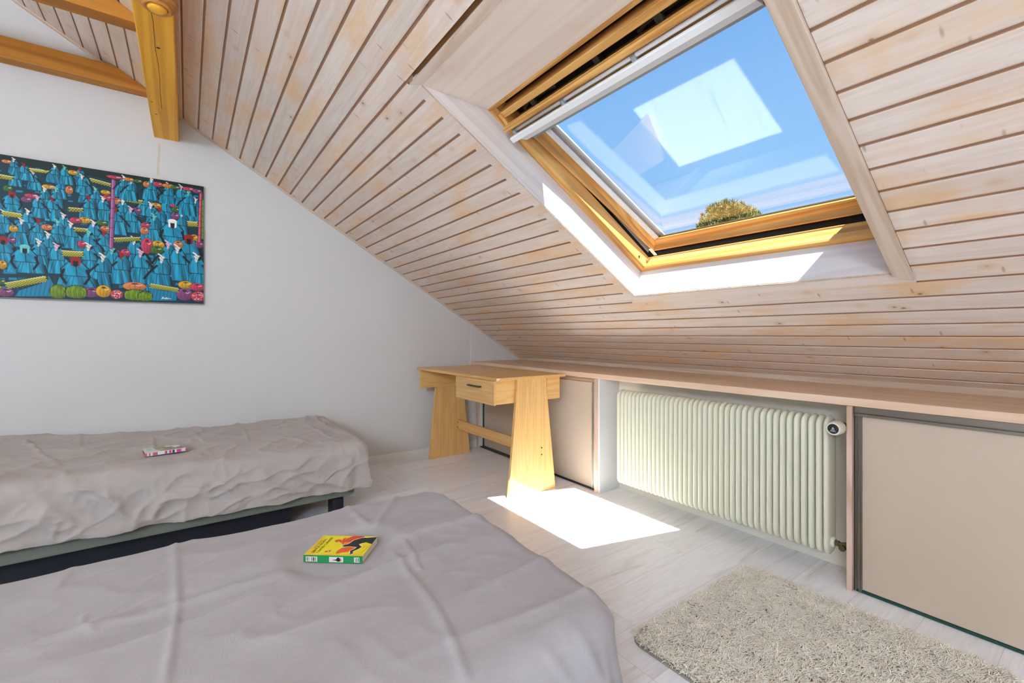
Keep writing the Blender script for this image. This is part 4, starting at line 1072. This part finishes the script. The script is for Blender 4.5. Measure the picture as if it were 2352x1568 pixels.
for s_, x_, y_, sz in (('SERVICES SECRETS', .0115, .1300, .0102), ('CONTRE CUIRASSES', .0115, .1180, .0102)):
    o = text('cover_title', s_, sz, INKM, bk, Matrix.Translation((x_, y_, BT+.00012)) @ Matrix.Diagonal((.93, 1, 1, 1)))
m = MB()   # faint line of small print above the title
for i in range(22):
    if i in (8, 9): continue
    m.box(.036+.0021*i, .0373+.0021*i, .1400, .1418+.0004*(i % 3), BT+.0000, BT+.00012)
local(m, 'small_print', plain('brown_print', (.16, .10, .03), .6), bk)

ua = Vector((-.14, .99)).normalized()
zt_ = max(ztA(-2.70, -.15), ztA(-2.70, 0), ztA(-2.78, -.17))+.002
ba = book_at((-2.694, -.004, zt_), ua, 'pale green paperback with pink and white spine on the far bed')
AW, AH, AT = .112, .156, .0165
local(MB().box(.0012, AW-.0015, .0015, AH-.0015, .0008, AT-.0008), 'pages', plain('browned_pages', (.22, .12, .045), .8, .1), ba)
U2, V2, im, poly, ell, line = painter(112, 156, 1., (150, 158, 136))
poly([(0, 112), (0, 156), (112, 156), (112, 118), (50, 112)], (196, 208, 196)); ell(70, 135, 26, 10, (168, 192, 180)); poly([(0, 96), (0, 112), (52, 112), (40, 100)], (206, 206, 150))
ell(60, 80, 44, 26, (126, 136, 100)); ell(90, 95, 20, 16, (150, 150, 110)); ell(30, 60, 26, 20, (140, 132, 104)); ell(70, 45, 16, 22, (92, 100, 84))
ell(72, 32, 24, 16, (222, 222, 204)); ell(90, 58, 14, 16, (212, 212, 196)); ell(30, 22, 24, 14, (118, 126, 116)); ell(40, 90, 16, 10, (196, 176, 132))
VV = np.stack([U2/1000, V2/1000, np.full(U2.shape, AT)], -1)
local(MB().box(0, AW, 0, AH, AT-.001, AT-.0002), 'front_board', plain('card_cover', (.45, .48, .40), .5), ba)
o = grid_mesh('front_cover', VV, PRINT, None, im); o.parent = ba
local(MB().box(0, AW, 0, AH, 0, .0008), 'back_board', plain('card_back', (.5, .5, .46), .5), ba)
sp = local(MB().box(-.0012, .0012, 0, AH, .0001, AT-.0003), 'spine', plain('white_spine', (.74, .70, .72), .45), ba, bevel=.0006)
PINK = plain('magenta_print', (.62, .05, .30), .5); ROSE2 = plain('rose_print', (.56, .10, .17), .5)
for r0, r1, mt in ((.0, .05, ROSE2), (.095, .125, ROSE2), (.185, .30, ROSE2), (.47, .53, ROSE2), (.575, .63, PINK), (.655, .71, plain('dark_print', (.05, .05, .07), .5)), (.76, .875, PINK), (.975, 1., ROSE2)):
    local(MB().box(-.0015, -.0008, AH*(1-r1), AH*(1-r0), .0012, AT-.002), 'spine_block', mt, sp)

# ---------------------------------------------------------------- rug
RG = empty('rug', (-.585, 1.56, 0)); tag(RG, 'shaggy cream-beige rug on the pale floor below the radiator', 'rug')
rx0, rx1, ry0, ry1, rr = -.975, -.190, 1.172, 1.948, .055
m = MB()
pts = [(a+0, b) for a, b in [(p[0], p[1]) for p in rrect(rx0, rx1, ry0, ry1, rr)]]
m.prism(pts, 2, .0005, .008); m.build('backing', plain('rug_backing', (.33, .29, .23), .9, .05), RG)
NSTR = 46000
bx = rng.uniform(rx0+.003, rx1-.003, NSTR); by = rng.uniform(ry0+.003, ry1-.003, NSTR)
ccx = np.clip(bx, rx0+rr, rx1-rr); ccy = np.clip(by, ry0+rr, ry1-rr)
ok = np.hypot(bx-ccx, by-ccy) < rr; bx, by = bx[ok], by[ok]; n = len(bx)
fld = np.array([N3(Vector((x*16, y*16, 1.)))*PI*.9 for x, y in zip(bx, by)]) + rng.normal(0, 1.3, n)
clump = np.array([N3(Vector((x*26, y*26, 6.))) for x, y in zip(bx, by)])
ln = rng.uniform(.018, .027, n)*(1+.2*clump); lean = rng.uniform(.55, 1.25, n)
dx, dy = np.cos(fld), np.sin(fld); wd = rng.uniform(.0013, .0021, n)
K = 5; P = np.zeros((n, K, 3, 3))
for k in range(K):
    f = k/(K-1); a = lean*f**1.0
    hx = ln*(f*np.sin(lean*f)); hz = ln*f*np.cos(lean*f*.95)
    c = np.stack([bx+dx*hx, by+dy*hx, .006+np.maximum(hz, 0)], -1)
    wk = wd*(1.0, 1.15, 1.1, .9, .25)[k]
    for j in range(3):
        an = 2*PI*j/3
        off = np.stack([-dy*np.cos(an)*wk, dx*np.cos(an)*wk, np.sin(an)*wk], -1)+np.stack([dx*np.sin(an)*wk*.4, dy*np.sin(an)*wk*.4, 0*wk], -1)
        P[:, k, j] = c+off
tone = np.clip(rng.normal(0, 1, n), -2, 2)[:, None]*.06+clump[:, None]*.02
colr = np.array(lin(248, 240, 225))[None]*(1+tone)
colr = np.repeat(np.clip(colr, 0, 1)[:, None], K*3, 1)
i0 = (np.arange(n)*K*3)[:, None]
F = []
for k in range(K-1):
    for j in range(3):
        F.append(np.stack([i0[:, 0]+k*3+j, i0[:, 0]+k*3+(j+1) % 3, i0[:, 0]+(k+1)*3+(j+1) % 3, i0[:, 0]+(k+1)*3+j], -1))
F = np.stack(F, 1).reshape(-1, 4)
t = NT('shaggy_pile'); a = t.n('ShaderNodeAttribute', attribute_name='paint'); PILE = t.bsdf(a.outputs[0], .8, .1, sheen=.2)
pile = raw_mesh('pile', P.reshape(-1, 3)-np.array(RG.location), F, PILE, RG, colr, True); pile['kind'] = 'stuff'

# ---------------------------------------------------------------- outdoors
TX, TY = -8.45, 15.6
TR = empty('tree', (TX, TY, -3)); tag(TR, 'bushy conifer outside, its top showing through the skylight', 'tree')
BARK = plain('bark', (.12, .08, .05), .9, .1)
MB().tube([(TX, TY, -3), (TX+.05, TY, 0), (TX, TY, 3.2), (TX, TY, 5.2)], [.22, .17, .09, .02], 10).build('trunk', BARK, TR, smooth=True)
t = NT('conifer_needles'); a = t.n('ShaderNodeAttribute', attribute_name='paint'); NEED = t.bsdf(a.outputs[0], .7, .15)
def crown(cx, cy, zc, rx, rz, n, size):
    Q = []; Cc = []
    for i in range(n):
        z = rng.uniform(-1, 1); a = rng.uniform(0, 2*PI); r_ = math.sqrt(1-z*z)*rng.uniform(.72, 1.)
        lump = 1+.24*N3(Vector((math.cos(a)*3.2, math.sin(a)*3.2, z*3.2+cx)))
        p = Vector((cx+rx*r_*math.cos(a)*lump, cy+rx*r_*math.sin(a)*lump, zc+rz*z*lump))
        out = Vector((math.cos(a)*r_, math.sin(a)*r_, z+.55)).normalized()
        g = rng.uniform(.0, 1.)
        base = Vector(lin(112, 114, 62)).lerp(Vector(lin(58, 72, 40)), g)
        for k in range(7):
            d = (out+Vector(rng.normal(0, .8, 3))).normalized(); w = d.orthogonal().normalized()*size*.10; L = size*rng.uniform(.6, 1.1)
            Q += [p-w, p+w, p+d*L+w*.2, p+d*L-w*.2]; Cc += [base]*4
    return Q, Cc
Q, Cc = crown(TX, TY, 3.5, 1.5, 2.0, 7000, .17)
q2, c2 = crown(TX, TY, .4, 1.8, 1.9, 1500, .3); Q += q2; Cc += c2
F = np.arange(len(Q)).reshape(-1, 4)
o = raw_mesh('crown', np.array([tuple(p) for p in Q])-np.array(TR.location), F, NEED, TR, np.array([tuple(c) for c in Cc]), False); o['kind'] = 'stuff'
o = MB().box(-40, 30, 3.2, 60, -3.1, -3.0).build('ground', plain('lawn', (.07, .10, .035), .9, .1)); tag(o, kind='structure')

# ---------------------------------------------------------------- unseen fill globes, added behind the viewer to brighten the room
def fill_glow_mat():
    t = NT('fill_glow'); e = t.n('ShaderNodeEmission'); e.inputs[0].default_value = (*FILL_C, 1); e.inputs[1].default_value = FILL_E
    t.l(e.outputs[0], t.out.inputs[0]); return t.m
FILL_GLOW = fill_glow_mat()
def add_fill_globe(label, x, y, z, r):
    zt = slope_z(y) if y > RIDGE_Y else RIDGE_Z-(RIDGE_Y-y)*math.tan(TH)
    L = empty('fill_globe', (x, y, z)); tag(L, label, 'lamp', 'added fill lights')
    MB().lathe([(r*math.sin(PI*k/20), -r*math.cos(PI*k/20)) for k in range(21)], (x, y, z), 2, 32).build('fill_sphere', FILL_GLOW, L, smooth=True)
    MB().tube([(x, y, z+r+.002), (x, y, zt-.02)], .004, 8).build('cord', BLACKPL, L)
    MB().lathe([(.05, .0), (.05, -.02), (.03, -.035), (.008, -.04)], (x, y, zt-.0), 2, 24).build('ceiling_cap', SKIRT, L)
for q in FILL_GLOBES: add_fill_globe(*q)

# ---------------------------------------------------------------- camera and light
YAW, FPX, HY = .6259, 1032., 769.
cam = bpy.data.cameras.new('camera'); cam.sensor_width = 36.; cam.lens = 36.*FPX/2352; cam.shift_y = -(784-HY)/2352; cam.clip_start = .02; cam.clip_end = 200
co = bpy.data.objects.new('camera', cam); COL.objects.link(co)
Fw = Vector((-math.cos(YAW), math.sin(YAW), 0)); Rt = Vector((math.sin(YAW), math.cos(YAW), 0))
co.matrix_world = Matrix(((Rt.x, 0, -Fw.x, 0), (Rt.y, 0, -Fw.y, 0), (0, 1, 0, 1.0), (0, 0, 0, 1)))
S.camera = co
sun = bpy.data.lights.new('sun', 'SUN'); sun.energy = SUN_E; sun.color = (1., .965, .90); sun.angle = math.radians(.53)
so = bpy.data.objects.new('sun', sun); COL.objects.link(so)
so.rotation_euler = Vector(SUN_DIR).to_track_quat('-Z', 'Y').to_euler(); so.location = (4, -1, 8)
w = bpy.data.worlds.new('sky'); S.world = w; w.use_nodes = True
nt = w.node_tree; nt.nodes.clear()
tc = nt.nodes.new('ShaderNodeTexCoord'); sp = nt.nodes.new('ShaderNodeSeparateXYZ'); rp = nt.nodes.new('ShaderNodeValToRGB')
bg = nt.nodes.new('ShaderNodeBackground'); wo = nt.nodes.new('ShaderNodeOutputWorld')
nt.links.new(tc.outputs['Generated'], sp.inputs[0]); nt.links.new(sp.outputs[2], rp.inputs[0]); nt.links.new(rp.outputs[0], bg.inputs[0]); nt.links.new(bg.outputs[0], wo.inputs[0])
e = rp.color_ramp.elements
stops = [(0., lin(206, 222, 238)), (.12, lin(178, 213, 246)), (.32, lin(140, 192, 240)), (.6, lin(112, 168, 230)), (1., lin(84, 140, 214))]
e[0].position, e[0].color = stops[0][0], (*stops[0][1], 1); e[1].position, e[1].color = stops[1][0], (*stops[1][1], 1)
for p, c in stops[2:]:
    q = e.new(p); q.color = (*c, 1)
bg.inputs[1].default_value = SKY_E
S.view_settings.view_transform = 'Standard'; S.view_settings.look = 'None'; S.view_settings.gamma = 1.; S.view_settings.use_curve_mapping = False
S.view_settings.exposure = EXPO
S.cycles.use_denoising = True
S.cycles.max_bounces = 12; S.cycles.diffuse_bounces = 8; S.cycles.glossy_bounces = 4; S.cycles.transparent_max_bounces = 16
S.cycles.caustics_reflective = False; S.cycles.caustics_refractive = False
S.cycles.sample_clamp_indirect = 0.
bpy.context.view_layer.update()
